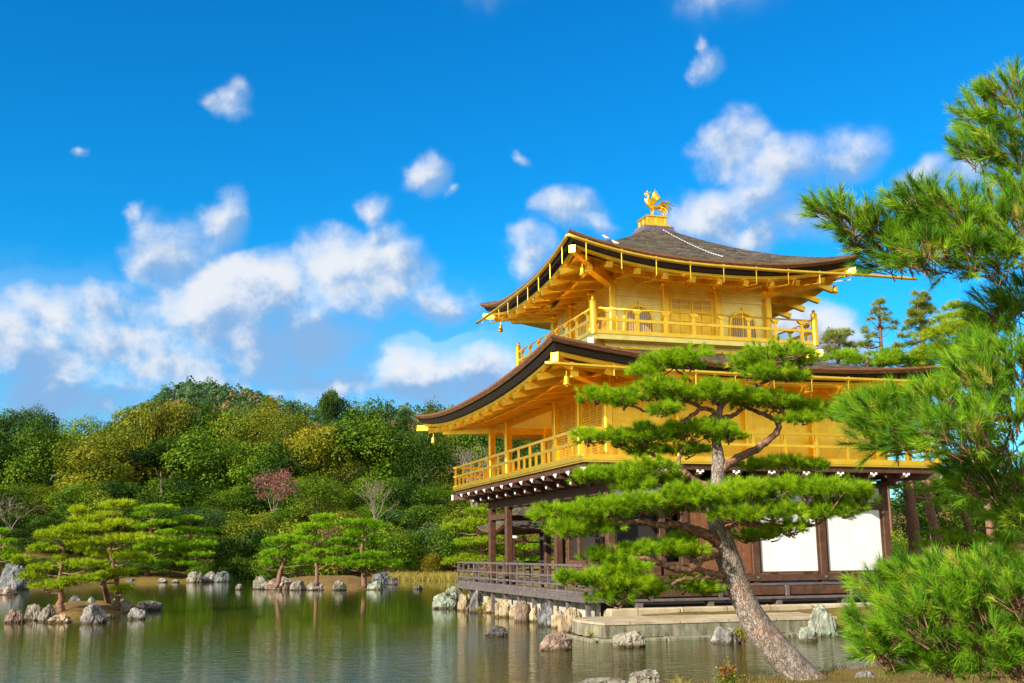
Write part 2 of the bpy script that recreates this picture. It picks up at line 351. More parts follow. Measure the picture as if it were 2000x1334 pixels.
    kk = g.math('ADD', g.math('MULTIPLY', k, .6), g.math('MULTIPLY', k2, .4))
    c = g.ramp(kk, [(.34, (.045, .055, .012)), (.46, (.15, .115, .022)), (.54, (.24, .155, .035)), (.64, (.10, .10, .018)), (.75, (.28, .2, .07))])
    c = g.mix(g.math('MULTIPLY', k3, .55), c, (.06, .042, .018)); g.l.new(c, b.inputs['Base Color']); bump(g, b, g.math('ADD', k3, k2), .7, .05); M['ground'] = mt
    mt, g, b = mat('straw_moss_shadow_islet', rough=.95, spec=.15); p = worldpos(g)
    k2 = noise(g, p, 1.6, 8, .7); k3 = noise(g, p, 30, 3, .7)
    c = g.ramp(k2, [(.34, (.05, .06, .012)), (.45, (.17, .10, .028)), (.53, (.27, .15, .04)), (.60, (.11, .11, .018)), (.72, (.07, .08, .014))])  # straw and moss tones; the darkest ones are painted shadows
    c = g.mix(g.math('MULTIPLY', k3, .45), c, (.09, .05, .02)); g.l.new(c, b.inputs['Base Color']); bump(g, b, k3, .7, .04); M['islet'] = mt
    # water
    mt, g, b = mat('pond_water', (.05, .055, .012), .02, 0, .5); b.inputs['IOR'].default_value = 1.33; p = worldpos(g)
    rp = g.node('ShaderNodeVectorRotate', {'Vector': p, 'Angle': YAW}, rotation_type='Z_AXIS').outputs[0]
    a = noise(g, vscale(g, rp, (1.0, 2.2, 1)), 2.6, 3, .5, .3); c = noise(g, vscale(g, rp, (1, 1.7, 1)), 9.0, 3, .55, .3); l = noise(g, vscale(g, rp, (1, .55, 1)), .13, 3, .6)
    yy = g.node('ShaderNodeSeparateXYZ', {0: p}).outputs[1]     # a breeze ruffles the near half of the pond
    breeze = g.math('SUBTRACT', 1.0, g.smooth(g.math('ADD', yy, g.math('MULTIPLY', l, 30.0)), -6.0, 26.0))
    amp = g.math('ADD', .10, g.math('MULTIPLY', breeze, g.math('ADD', 1.0, g.math('MULTIPLY', g.smooth(l, .42, .62), 1.5))))
    h = g.math('MULTIPLY', g.math('ADD', g.math('MULTIPLY', a, 1.0), g.math('MULTIPLY', c, .33)), amp)
    bump(g, b, h, .20, .10)
    # murk: drifting green and brown tones of the water itself
    mk = noise(g, p, .06, 3); g.l.new(g.ramp(mk, [(.35, (.026, .052, .004)), (.65, (.050, .052, .006))]), b.inputs['Base Color']); M['water'] = mt
    # bark
    mt, g, b = mat('pine_bark_plates', rough=.9, spec=.2); p = coords(g)
    wv = g.vmath('ADD', vscale(g, p, (1, 1, .45)), vscale(g, g.node('ShaderNodeTexNoise', {'Vector': p, 'Scale': 7.0, 'Detail': 5.0}).outputs['Color'], (.13, .13, .16)))
    vo = g.node('ShaderNodeTexVoronoi', {'Vector': wv, 'Scale': 27.0, 'Randomness': 1.0}, feature='DISTANCE_TO_EDGE').outputs[0]
    vc = g.node('ShaderNodeTexVoronoi', {'Vector': wv, 'Scale': 27.0, 'Randomness': 1.0}).outputs['Color']
    vcx = g.node('ShaderNodeSeparateXYZ', {0: vc}).outputs[0]
    k = noise(g, p, 12, 9, .72); k2 = noise(g, p, 2.2, 5); k4 = noise(g, p, 60, 4, .7)
    plate = g.smooth(g.math('ADD', vo, g.math('MULTIPLY', g.math('SUBTRACT', k, .5), .16)), .0, .11)
    kk = g.math('ADD', g.math('MULTIPLY', k, .6), g.math('ADD', g.math('MULTIPLY', vcx, .2), g.math('MULTIPLY', k4, .2)))
    pl = g.ramp(kk, [(.3, (.13, .10, .078)), (.46, (.245, .20, .165)), (.58, (.33, .28, .24)), (.72, (.46, .42, .375))])
    pl = g.mix(g.math('MULTIPLY', g.smooth(k2, .50, .66), .5), pl, (.42, .19, .10))
    c = g.mix(g.math('ADD', .42, g.math('MULTIPLY', plate, .58)), (.075, .045, .03), pl); g.l.new(c, b.inputs['Base Color'])
    bump(g, b, g.math('ADD', g.math('MULTIPLY', plate, .6), g.math('ADD', g.math('MULTIPLY', k, .5), g.math('MULTIPLY', k4, .2))), .8, .025); M['pine_bark'] = mt
    mt, g, b = mat('red_pine_branch_bark', rough=.85, spec=.2); p = coords(g); k = noise(g, p, 22, 7, .7)
    g.l.new(g.ramp(k, [(.3, (.055, .03, .02)), (.48, (.17, .085, .05)), (.62, (.32, .19, .12)), (.75, (.42, .33, .26))]), b.inputs['Base Color']); bump(g, b, k, .8, .02); M['branch'] = mt
    mt, g, b = mat('grey_brown_bark', rough=.9, spec=.2); p = coords(g); k = noise(g, vscale(g, p, (1, 1, .4)), 6, 7, .7)
    g.l.new(g.ramp(k, [(.3, (.05, .036, .026)), (.5, (.14, .105, .08)), (.7, (.30, .25, .20))]), b.inputs['Base Color']); bump(g, b, k, .7, .05); M['bark'] = mt
    mt, g, b = mat('pale_bare_bark', (.20, .165, .125), .85); M['pale_bark'] = mt
    # leaves and needles: tint attribute picks the tone of each leaf or tuft
    def leaf(nm, stops, trans=.35, rough=.6, rnd=.22, spec=.16, tfac=(1.5, 1.35, .5)):
        mt, g, b = mat(nm, rough=rough, spec=spec)
        at_ = g.n.new('ShaderNodeAttribute'); at_.attribute_name = 'tint'; oi = g.n.new('ShaderNodeObjectInfo')
        t = g.math('ADD', at_.outputs['Fac'], g.math('MULTIPLY', g.math('SUBTRACT', oi.outputs['Random'], .5), rnd))
        c = g.ramp(t, stops); g.l.new(c, b.inputs['Base Color'])
        tr = g.node('ShaderNodeBsdfTranslucent', {'Color': g.mix(1.0, c, tfac, 'MULTIPLY')})
        mx = g.node('ShaderNodeMixShader', {0: trans}); g.l.new(b.outputs[0], mx.inputs[1]); g.l.new(tr.outputs[0], mx.inputs[2])
        g.l.new(mx.outputs[0], g.n['Material Output'].inputs[0]); return mt
    M['needle'] = leaf('pine_needles', trans=.45, stops=[(0, (.04, .10, .003)), (.3, (.13, .26, .006)), (.6, (.28, .46, .010)), (.85, (.42, .55, .014)), (1, (.46, .36, .05))])
    M['needle_near'] = leaf('long_pine_needles', trans=.22, stops=[(0, (.012, .05, .003)), (.35, (.05, .165, .006)), (.65, (.15, .34, .010)), (.9, (.30, .48, .016)), (1, (.42, .36, .06))])
    M['needle_yellow'] = leaf('yellow_green_pine_needles', [(0, (0.0575, 0.1320, 0.0040)), (.4, (0.2070, 0.3240, 0.0080)), (.75, (0.3795, 0.4800, 0.0120)), (1, (0.5060, 0.5040, 0.0300))])
    M['needle_green'] = leaf('fresh_green_pine_needles', [(0, (0.0352, 0.0968, 0.0030)), (.4, (0.1276, 0.2904, 0.0060)), (.75, (0.2772, 0.4598, 0.0100)), (1, (0.4158, 0.5082, 0.0240))])
    M['leaf_dark'] = leaf('dark_evergreen_leaves', [(0, (0.0050, 0.0186, 0.0011)), (.4, (0.0176, 0.0522, 0.0028)), (.75, (0.0561, 0.1260, 0.0055)), (1, (0.1117, 0.1848, 0.0077))])
    M['leaf_mid'] = leaf('mid_green_leaves', [(0, (0.0128, 0.0380, 0.0014)), (.4, (0.0540, 0.1224, 0.0042)), (.75, (0.1417, 0.2394, 0.0084)), (1, (0.2393, 0.2979, 0.0168))])
    M['leaf_olive'] = leaf('olive_leaves', [(0, (0.0205, 0.0369, 0.0024)), (.4, (0.0861, 0.1230, 0.0064)), (.75, (0.1886, 0.2255, 0.0112)), (1, (0.2788, 0.2624, 0.0240))])
    M['leaf_gold'] = leaf('ochre_green_leaves', [(0, (.03, .045, .003)), (.4, (.14, .16, .008)), (.75, (.29, .28, .014)), (1, (.40, .30, .03))])
    M['leaf_blue'] = leaf('blue_green_leaves', [(0, (0.0084, 0.0281, 0.0084)), (.4, (0.0322, 0.0857, 0.0203)), (.75, (0.0861, 0.1663, 0.0336)), (1, (0.1624, 0.2218, 0.0588))])
    M['leaf_red'] = leaf('rosy_red_leaves', [(0, (.13, .045, .04)), (.5, (.27, .11, .09)), (1, (.38, .21, .17))], tfac=(1.3, 1.0, .9))
    M['leaf_crimson'] = leaf('crimson_leaves', [(0, (.30, .02, .03)), (1, (.55, .08, .09))], tfac=(1.3, .8, .8))
    M['leaf_yellow'] = leaf('yellow_leaves', [(0, (.12, .14, .01)), (.6, (.30, .27, .02)), (1, (.42, .33, .04))])
    M['leaf_hill'] = leaf('hazed_hill_leaves', [(0, (0.025, 0.075, 0.036)), (.4, (0.062, 0.144, 0.060)), (.7, (0.125, 0.206, 0.072)), (.9, (0.200, 0.200, 0.072)), (1, (0.325, 0.188, 0.084))])  # bluish haze of the distance is mixed into these leaf colours
    M['needle_conifer'] = leaf('brown_green_conifer_needles', [(0, (0.031, 0.095, 0.016)), (.4, (0.116, 0.202, 0.023)), (.75, (0.306, 0.351, 0.039)), (1, (0.484, 0.324, 0.058))])
    M['straw_moss'] = leaf('moss_and_straw_blades', [(0, (.05, .07, .01)), (.5, (.16, .13, .03)), (1, (.30, .21, .07))])
    mt, g, b = mat('dry_bamboo', (.40, .29, .13), .5); M['straw_solid'] = mt
    M['straw'] = leaf('straw_blades', [(0, (.16, .14, .03)), (.5, (.36, .30, .07)), (1, (.5, .42, .14))])
make_materials()
# ------------------------------------------------------------------ ground, water, hills
ZW = -1.1
POND = np.array([(-60,-34),(-30,-27),(-15,-21.5),(-9.2,-17.2),(-6.2,-15.0),(-4.2,-14.0),(-1.5,-13.2),(1.5,-12.9),(5,-12.4),(8.5,-10.5),(9.2,-7.2),(7.5,-5.2),(4.6,-4.6),
 (3.9,-3.2),(-1.2,-3.2),(-1.0,0),(-1.0,13),(1.5,14.5),(8,16),(13,26),(14,44),(11,54),(8,57.5),(4,59),(-1,62),(-6,63.5),(-9,58),(-12,57.5),(-15,58),(-18,54),(-20,48.5),
 (-26,46),(-40,50),(-62,46),(-80,20)], float)
def pond_sd(x, y):
    """signed distance to the pond's edge: positive on land"""
    d = np.full(x.shape, 1e9); ins = np.zeros(x.shape, bool); n = len(POND)
    for i in range(n):
        a, b = POND[i], POND[(i+1) % n]; e = b-a; w0, w1 = x-a[0], y-a[1]
        t = np.clip((w0*e[0]+w1*e[1])/(e@e), 0, 1)
        d = np.minimum(d, (w0-e[0]*t)**2+(w1-e[1]*t)**2)
        with np.errstate(divide='ignore', invalid='ignore'):
            c = ((a[1] > y) != (b[1] > y)) & (x < (b[0]-a[0])*(y-a[1])/(b[1]-a[1])+a[0])
        ins ^= c
    d = np.sqrt(d); return np.where(ins, -d, d)
def sstep(a, b, x): t = np.clip((x-a)/(b-a), 0, 1); return t*t*(3-2*t)
def wob(x, y): return np.sin(x*.31+1.3)*np.cos(y*.27)+.5*np.sin(x*.83+y*.61)+.25*np.sin(x*1.9-y*1.7+.4)
_h1, _h2 = at(345, 900, 420), at(850, 900, 440)
HILLC = [(_h1[0], _h1[1], 32, 40, 60), (_h2[0], _h2[1], 46, 112, 80)]
def ground_h(x, y):
    s = pond_sd(x, y)
    shelf = np.where(s > 0, ZW + .42*sstep(-.05, .9, s), np.maximum(ZW-1.0, ZW+s*.8-.03))
    near = sstep(-6, -12, y)*sstep(-.2, 5, s)*.12
    bank = np.where(s > 0, shelf + near + np.clip(s-.5, 0, 2)*.05*np.abs(wob(x*1.4, y*1.4)), shelf)
    far = sstep(40, 52, y)*np.clip(s-3, 0, 200)
    side = sstep(-30, -60, x)*0
    up = .20*far/(1+far/60.)+.03*np.clip(far, 0, 10)
    h = bank + np.where(s > 0, up + sstep(0, 20, up)*.9*wob(x*.22, y*.22), 0)
    for (hx, hy, hh, sx, sy) in HILLC:
        h = h + hh*np.exp(-((x-hx)/sx)**2-((y-hy)/sy)**2)*sstep(150, 300, y)
    return h
def gz(x, y): return float(ground_h(np.array([float(x)]), np.array([float(y)]))[0])
def on_ground(px, py):
    """first point where the ray through a photo pixel meets the ground or the water"""
    r = ray(px, py); t = 2.0
    while t < 700:
        p = CAM+t*r
        if p[2] <= max(gz(p[0], p[1]), ZW): return p
        t += .05 if t < 30 else .25
    return CAM+100*r
def build_ground():
    def axis(c, lo, hi, fine, n):
        u = np.linspace(-1, 1, n); s = np.sinh(u*4.6)/np.sinh(4.6)
        return c+np.where(s < 0, s*(c-lo), s*(hi-c))
    xs = axis(-2, -1500, 1500, 1, 330); ys = axis(-10, -1000, 2500, 1, 380)
    X, Y = np.meshgrid(xs, ys); Z = ground_h(X, Y)
    nx, ny = len(xs), len(ys); idx = np.arange(nx*ny).reshape(ny, nx)
    f = np.stack([idx[:-1, :-1], idx[:-1, 1:], idx[1:, 1:], idx[1:, :-1]], -1).reshape(-1, 4)
    me = bpy.data.meshes.new('ground'); me.from_pydata(np.stack([X, Y, Z], -1).reshape(-1, 3).tolist(), [], f.tolist())
    me.polygons.foreach_set('use_smooth', [True]*len(me.polygons)); me.materials.append(M['ground'])
    o = link_mesh('ground', me); setp(o, 'mossy brown ground and wooded bank round the pond', 'ground', kind='structure')
    w = MB().add([(-120, -60, ZW), (40, -60, ZW), (40, 90, ZW), (-120, 90, ZW)], [(0, 1, 2, 3)]).build('water', M['water'])
    setp(w, 'green brown rippled pond water', 'water', kind='structure')
build_ground()

# ------------------------------------------------------------------ the golden pavilion
B, L, W3 = 2.167, 11.636, 5.5
XW = 4*B
A3, B3 = 1.528, 3.148
PAV = thing('golden_pavilion', 'three storey pavilion with gold leaf upper floors and dark timber ground floor beside the pond', 'pavilion', (XW/2, L/2, -.5))
def part(name, mb, m_, parent=PAV, label=None, **k):
    o = mb.build(name, m_, parent, **k)
    if label: o['label'] = label
    return o
G, T, TG, PL, WH = M['gold'], M['timber'], M['timber_grey'], M['plaster'], M['white']

class Roof:
    """curved hip roof over the eave rectangle x0..x1, y0..y1"""
    def __init__(s, x0, x1, y0, y1, ze, lift, p, ix0, ix1, iy0, iy1, zt, q):
        s.o = (x0, x1, y0, y1); s.i = (ix0, ix1, iy0, iy1); s.ze, s.lift, s.p, s.zt, s.q = ze, lift, p, zt, q
    def corner(s, rect): x0, x1, y0, y1 = rect; return [(x0, y0), (x1, y0), (x1, y1), (x0, y1)]
    def eave(s, side, t, ins=0.0, dz=0.0, lf=1.0):
        x0, x1, y0, y1 = s.o; c = s.corner((x0+ins, x1-ins, y0+ins, y1-ins)); a = c[side]; b = c[(side+1) % 4]
        return np.array((a[0]+(b[0]-a[0])*t, a[1]+(b[1]-a[1])*t, s.ze+dz+s.lift*lf*abs(2*t-1)**s.p))
    def top(s, side, t, r):
        a = s.corner(s.i)[side]; b = s.corner(s.i)[(side+1) % 4]; e = s.eave(side, t)
        i = np.array((a[0]+(b[0]-a[0])*t, a[1]+(b[1]-a[1])*t))
        xy = i+(e[:2]-i)*r; z = s.zt-(s.zt-s.ze)*(1-(1-r)**s.q)+s.lift*abs(2*t-1)**s.p*r**2.2
        return np.array((xy[0], xy[1], z))
    def surf(s, fn, nt, nr):
        mb = MB()
        for side in range(4):
            vs = [fn(side, i/nt, j/nr) for j in range(nr+1) for i in range(nt+1)]
            mb.add(vs, [(j*(nt+1)+i, j*(nt+1)+i+1, (j+1)*(nt+1)+i+1, (j+1)*(nt+1)+i) for j in range(nr) for i in range(nt)])
        return mb
    def strip(s, prof, nt=44, lf=1.0):
        n = len(prof)-1
        return s.surf(lambda sd_, t, r: s.eave(sd_, t, *prof[int(round(r*n))], lf), nt, n)

def soff(ins):                       # height of the eave boards under the roof edge, against distance inwards
    return -.48+.26*(ins-.42) if ins < 1.12 else -.42+.24*(ins-1.12)
def build_roof(rf, name, e, rafter_sides, pitch_n):
    root = part(name, rf.surf(rf.top, 44, 22), M['shingle'], smooth=True)
    part('eave_lip', rf.strip([(0, 0), (-.01, -.06), (.06, -.155)]), M['lip'], root)
    part('layered_eave_edge', rf.strip([(.06, -.156), (.11, -.18), (.20, -.345), (.30, -.385)]), M['black'], root)
    part('fascia_board', rf.strip([(.26, -.37), (.28, -.45), (.32, -.49), (.44, -.50), (.44, -.46)]), G, root)
    lfm = lambda ins: max(0.0, 1-(ins/(e+.15)))**.8
    part('outer_soffit', rf.surf(lambda sd_, t, r: rf.eave(sd_, t, .40+.74*r, soff(min(.40+.74*r, 1.119)), lfm(.4+.74*r)), 44, 4), G, root, smooth=True)
    part('eave_beam', rf.surf(lambda sd_, t, r: rf.eave(sd_, t, (1.10, 1.10, 1.20, 1.20)[int(round(r*3))], (soff(1.10), soff(1.1)-.17, soff(1.1)-.17, soff(1.1))[int(round(r*3))], lfm(1.12)), 44, 3), G, root)
    part('inner_soffit', rf.surf(lambda sd_, t, r: rf.eave(sd_, t, 1.12+(e+.25-1.12)*r, soff(1.121+(e+.25-1.12)*r), lfm(1.12+(e+.25-1.12)*r)), 44, 5), G, root, smooth=True)
    for sd_ in rafter_sides:
        n = pitch_n[sd_]
        for k in range(n):
            t = (k+.5)/n
            mb = MB()
            up = (0, 0, 1)
            def P_(ins, dz):
                x0, x1, y0, y1 = rf.o; ln = (x1-x0) if sd_ % 2 == 0 else (y1-y0)
                tt = (t*ln-ins)/(ln-2*ins) if ln > 2*ins else t
                if tt < 0.005 or tt > .995: return None
                return rf.eave(sd_, tt, ins, soff(ins)+dz, lfm(ins))
            a, b2 = P_(.19, -.075), P_(1.10, -.07)
            if a is not None and b2 is not None: mb.bar(a, b2, .15, .18, up)
            part('flying_rafter', mb, G, root) if mb.n else None
            mb = MB(); a, b2 = P_(.98, -.10), P_(e+.2, -.075)
            if a is None: a, b2 = None, None
            if a is not None and b2 is None:
                for q in (1.9, 1.7, 1.5, 1.35):
                    b2 = P_(q, -.08)
                    if b2 is not None: break
            if a is not None and b2 is not None:
                mb.bar(a, b2, .17, .20, up); part('base_rafter', mb, G, root)
    x0, x1, y0, y1 = rf.o
    for (cx_, cy_), (ux, uy) in zip(rf.corner(rf.o), ((1, 1), (-1, 1), (-1, -1), (1, -1))):
        mb = MB(); zt_ = rf.ze+rf.lift
        p0 = np.array((cx_+ux*.16, cy_+uy*.16, zt_-.56)); p1 = np.array((cx_+ux*(e+.1), cy_+uy*(e+.1), rf.ze+soff(e)-.16))
        mb.bar(p0, p1, .17, .20); d = (p1-p0)/np.linalg.norm(p1-p0)
        p2 = p0+d*1.15-np.array((0, 0, .16)); mb.bar(p2, p1-np.array((0, 0, .1)), .24, .18)
        h = part('hip_rafter', mb, G, root)
        mb = MB(); mb.bar(p0-d*.05, p0+d*.02, .20, .23); part('rafter_end_cap', mb, G, h)
    return root

E2, E3 = 2.46, 2.19
RF2 = Roof(-E2, XW+E2, -E2, L+E2, 5.74, .52, 2.3, A3-.75, A3+W3+.75, B3-.75, B3+W3+.75, 6.95, 1.45)
RF3 = Roof(A3-E3, A3+W3+E3, B3-E3, B3+W3+E3, 9.56, .60, 2.4, A3+W3/2-.58, A3+W3/2+.58, B3+W3/2-.58, B3+W3/2+.58, 11.78, 1.28)
LR = build_roof(RF2, 'lower_roof', E2, (0, 3), {0: 12, 3: 15})
UR = build_roof(RF3, 'upper_roof', E3, (0, 1, 3), {0: 11, 1: 11, 3: 11})
CX3, CY3 = A3+W3/2, B3+W3/2
# dew basin and its gilt box under the bird
b = MB(); b.box(CX3-.62, CX3+.62, CY3-.62, CY3+.62, 11.66, 11.80).box(CX3-.56, CX3+.56, CY3-.56, CY3+.56, 11.80, 11.97); part('roof_cap', b, M['lead'], UR)
b = MB(); b.box(CX3-.47, CX3+.47, CY3-.47, CY3+.47, 11.971, 12.07).box(CX3-.36, CX3+.36, CY3-.36, CY3+.36, 12.07, 12.35).box(CX3-.41, CX3+.41, CY3-.41, CY3+.41, 12.35, 12.39)
for q in (-1, 0, 1):
    for s_ in (-1, 1):
        b.box(CX3+q*.34-.025, CX3+q*.34+.025, CY3+s_*.37-.015, CY3+s_*.37+.015, 12.07, 12.35); b.box(CX3+s_*.37-.015, CX3+s_*.37+.015, CY3+q*.34-.025, CY3+q*.34+.025, 12.07, 12.35)
part('gilt_pedestal', b, G, UR)
# gutters under the eaves with their hooks
def gutter(rf, side, ins, dz, r, ext0, ext1, flat0, flat1, hooks, name='gutter'):
    pts = []
    def gp(t):
        p = rf.eave(side, min(max(t, 0), 1), ins, dz, 0.0)
        if t < 0 or t > 1:
            a, c = rf.eave(side, 0, ins, dz, 0), rf.eave(side, 1, ins, dz, 0); p = a+(c-a)*t
        lf = abs(2*t-1)**rf.p
        if (t < .5 and flat0) or (t > .5 and flat1): lf *= .12
        if t > 1 or t < 0: lf = min(lf, .12)
        p[2] += rf.lift*lf; return p
    for t in np.linspace(-ext0, 1+ext1, 40): pts.append(gp(t))
    root = part(name, MB().tube(pts, r, 8), G, smooth=True)
    for k in range(hooks):
        t = (k+.5)/hooks; p = gp(t); q = rf.eave(side, t, .5, -.62, max(0, 1-.5/2.4))
        mb = MB(); out = np.array([(0, -1, 0), (1, 0, 0), (0, 1, 0), (-1, 0, 0)][side], float)
        p1 = p+np.array((0, 0, .02)); p2 = np.array((p[0], p[1], q[2]-.06)); 
        mb.tube([p1, p2, q-out*.25], .014, 6); mb.box(p[0]-.03, p[0]+.03, p[1]-.03, p[1]+.03, p[2]-r-.008, p[2]+r+.008)
        part('gutter_hook', mb, G, root)
gutter(RF3, 0, -.06, -.20, .055, 0, .19, False, True, 9)
gutter(RF3, 3, -.06, -.20, .055, .02, 0, True, False, 9)
gutter(RF2, 0, -.05, -.30, .055, .01, .02, True, True, 12)
# ---- third floor
Z3 = 7.33
b = MB()
b.box(A3+.04, A3+W3-.04, B3+.04, B3+.10, Z3, 9.62); b.box(A3+.04, A3+W3-.04, B3+W3-.10, B3+W3-.04, Z3, 9.62)
b.box(A3+.04, A3+.10, B3+.10, B3+W3-.10, Z3, 9.62); b.box(A3+W3-.10, A3+W3-.04, B3+.10, B3+W3-.10, Z3, 9.62)
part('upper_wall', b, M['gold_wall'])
b = MB(); b.box(A3, A3+W3, B3, B3+W3, 9.64, 9.74); part('upper_ceiling', b, G)
b = MB()
for z0, z1, o in ((8.82, 8.90, .0), (9.10, 9.22, .03), (9.42, 9.56, .06), (7.34, 7.46, .02)):
    b.box(A3-o, A3+W3+o, B3-o, B3+.038, z0, z1); b.box(A3-o, A3+.038, B3+.039, B3+W3+o, z0, z1); b.box(A3+W3-.038, A3+W3+o, B3+.039, B3+W3+o, z0, z1)
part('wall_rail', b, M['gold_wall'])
def oct_col(x, y, z0, z1, h, b_=.035): return MB().bbox(x-h, x+h, y-h, y+h, z0, z1, b_)
def bracket(x, y, z, out):
    mb = MB(); ox, oy = out; sx, sy = -oy, ox
    mb.bbox(x-.16, x+.16, y-.16, y+.16, z, z+.12, .03)
    for k, (w, zz) in enumerate(((.34, .12), (.48, .26))):
        for ax in ((sx, sy), (ox, oy)):
            a = np.array((x-ax[0]*w, y-ax[1]*w, z+zz+.055)); c = np.array((x+ax[0]*w, y+ax[1]*w, z+zz+.055)); mb.bar(a, c, .10, .10)
            for p in (a, c): mb.bbox(p[0]-.085, p[0]+.085, p[1]-.085, p[1]+.085, z+zz+.106, z+zz+.18, .02)
    return mb
seen = set()
for i in range(4):
    for (x, y, o) in ((A3+W3*i/3, B3, (0, -1)), (A3, B3+W3*i/3, (-1, 0)), (A3+W3, B3+W3*i/3, (1, 0))):
        key = (round(x, 2), round(y, 2))
        if key in seen: continue
        seen.add(key)
        c = part('upper_column', oct_col(x, y, Z3, 9.2, .115), G)
        part('bracket', bracket(x, y, 9.2, o), G, c)
for i in range(3):                                    # small struts between the brackets
    xm = A3+W3*(i+.5)/3; b = MB().box(xm-.03, xm+.03, B3-.025, B3+.03, 9.22, 9.42).box(xm-.15, xm+.15, B3-.024, B3+.03, 9.36, 9.415); part('strut', b, G)
    ym = B3+W3*(i+.5)/3; b = MB().box(A3-.025, A3+.03, ym-.03, ym+.03, 9.22, 9.42).box(A3-.024, A3+.03, ym-.15, ym+.15, 9.36, 9.415); part('strut', b, G)
def bell_outline(w, h, n=10):
    pts = [(-w*1.08, 0), (-w*.97, h*.55)]
    for k in range(1, n+1):
        t = k/n; pts.append((-w*.97*math.cos(t*math.pi/2)**.9+0, h*.55+(h*.36)*math.sin(t*math.pi/2)**1.1+(.03*math.sin(t*math.pi*2.5)*(1-t))))
    pts[-1] = (-w*.06, h*.92); pts.append((0, h))
    return pts+[(-x, y) for x, y in pts[-2::-1]]
def katomado(o, ex, ez, w=.43, h=1.02):
    """bell-shaped window: frame, pane and bars"""
    ol = bell_outline(w+.07, h+.10); il = bell_outline(w, h); n = len(ol); mb = MB()
    o = np.array(o, float); ex = np.array(ex, float); ez = np.array(ez, float); ey = np.array((0, 0, 1.))
    P2 = lambda uv, d: o+ex*uv[0]+ey*uv[1]+ez*d
    vs = [P2(p, .0) for p in ol]+[P2(p, .05) for p in ol]+[P2(p, .05) for p in il]+[P2(p, .0) for p in il]
    fs = []
    for k in range(n-1):
        for q in range(3): fs.append((q*n+k, q*n+k+1, (q+1)*n+k+1, (q+1)*n+k))
    mb.add(vs, fs); fr = part('bell_window', mb, G)
    mb = MB().prism(il, o, ex, ey, ez, .012); part('pane', mb, M['paper'], fr)
    def half(y):
        xs_ = [abs(p[0]) for p in il]; 
        for k in range(len(il)//2):
            if il[k][1] <= y <= il[k+1][1]: t = (y-il[k][1])/(il[k+1][1]-il[k][1]+1e-9); return abs(il[k][0]+(il[k+1][0]-il[k][0])*t)
        return 0.02
    def topz(x):
        for k in range(len(il)//2):
            x0, x1 = abs(il[k][0]), abs(il[k+1][0])
            if x1 <= abs(x) <= x0 and k >= 1: t = (x0-abs(x))/(x0-x1+1e-9); return il[k][1]+(il[k+1][1]-il[k][1])*t
        return h*.55
    bars = MB()
    for k in range(-5, 6):
        x = k*w/5.6; tz = topz(x)-.005; wd = .05 if k == 0 else .017
        c0 = o+ex*x+ez*.025; bars.bar(c0, c0+ey*tz, wd, .018, ez)
    for y in (.12, .44, .50, .78):
        hw = half(min(y, h*.9))-.01; c0 = o+ey*y+ez*.028; bars.bar(c0-ex*hw, c0+ex*hw, .018, .018, ez)
    part('lattice', bars, G, fr)
for bx in (.5, 2.5):
    katomado((A3+W3*bx/3, B3+.04, 7.56), (1, 0, 0), (0, -1, 0)); katomado((A3+.04, B3+W3*bx/3, 7.56), (0, -1, 0), (-1, 0, 0))
def double_door(o, ex, ez):
    o = np.array(o, float); ex = np.array(ex, float); ez = np.array(ez, float); ey = np.array((0, 0, 1.))
    mb = MB()
    for s_ in (-1, 1):
        c = o+ex*s_*.80; mb.bar(c, c+ey*1.52, .10, .09, ez); c2 = c+ey*1.56; mb.bar(c2-ex*.14, c2+ex*.14, .10, .10, ez)
    mb.bar(o-ex*.75+ey*1.44, o+ex*.75+ey*1.44, .06, .06, ez); fr = part('door_frame', mb, G)
    for s_ in (-1, 1):
        c = o+ex*s_*.375; mb = MB(); mb.bar(c+ey*.0, c+ey*1.41, .72, .03, ez)
        d = part('door_leaf', mb, G, fr)
        mb = MB()
        for q in (-.345, 0, .345): mb.bar(c+ex*q+ez*.03, c+ex*q+ey*1.405+ez*.03, .045, .04, ez)
        for y in (.03, .60, .66, .97, 1.03, 1.385): mb.bar(c-ex*.36+ey*y+ez*.028, c+ex*.36+ey*y+ez*.028, .035, .035, ez)
        part('door_rails', mb, G, d)
        mb = MB()
        for q in (-.172, .172): mb.bar(c+ex*q+ey*1.05+ez*.018, c+ex*q+ey*1.37+ez*.018, .28, .008, ez)
        part('transom_pane', mb, M['paper'], d)
        mb = MB()
        for q0 in (-.172, .172):
            for k in range(-3, 4): mb.bar(c+ex*(q0+k*.042)+ey*1.05+ez*.028, c+ex*(q0+k*.042)+ey*1.37+ez*.028, .02, .012, ez)
            mb.bar(c+ex*(q0-.14)+ey*1.21+ez*.030, c+ex*(q0+.14)+ey*1.21+ez*.030, .03, .012, ez)
        part('transom_lattice', mb, G, d)
double_door((CX3, B3+.035, Z3+.13), (1, 0, 0), (0, -1, 0)); double_door((A3+.035, CY3, Z3+.13), (0, -1, 0), (-1, 0, 0))
# tilted name board under the south eave
b = MB(); nb0 = np.array((A3-.78, CY3-.1, 9.22)); b.bar(nb0+(-.22, 0, -.30), nb0+(.22, 0, .30), .62, .05, (-1, 0, .7)); pq = part('name_board', b, M['plaque'], label='dark tilted name board in a gilt frame')
b = MB()
for s_ in (-1, 1): b.bar(nb0+(-.25, s_*.335, -.34), nb0+(.25, s_*.335, .34), .07, .09, (-1, 0, .7))
for s_ in (-1, 1): b.bar(nb0+(s_*.235, -.30, s_*.32), nb0+(s_*.235, .30, s_*.32), .07, .09, (-1, 0, .7))
part('board_frame', b, G, pq)
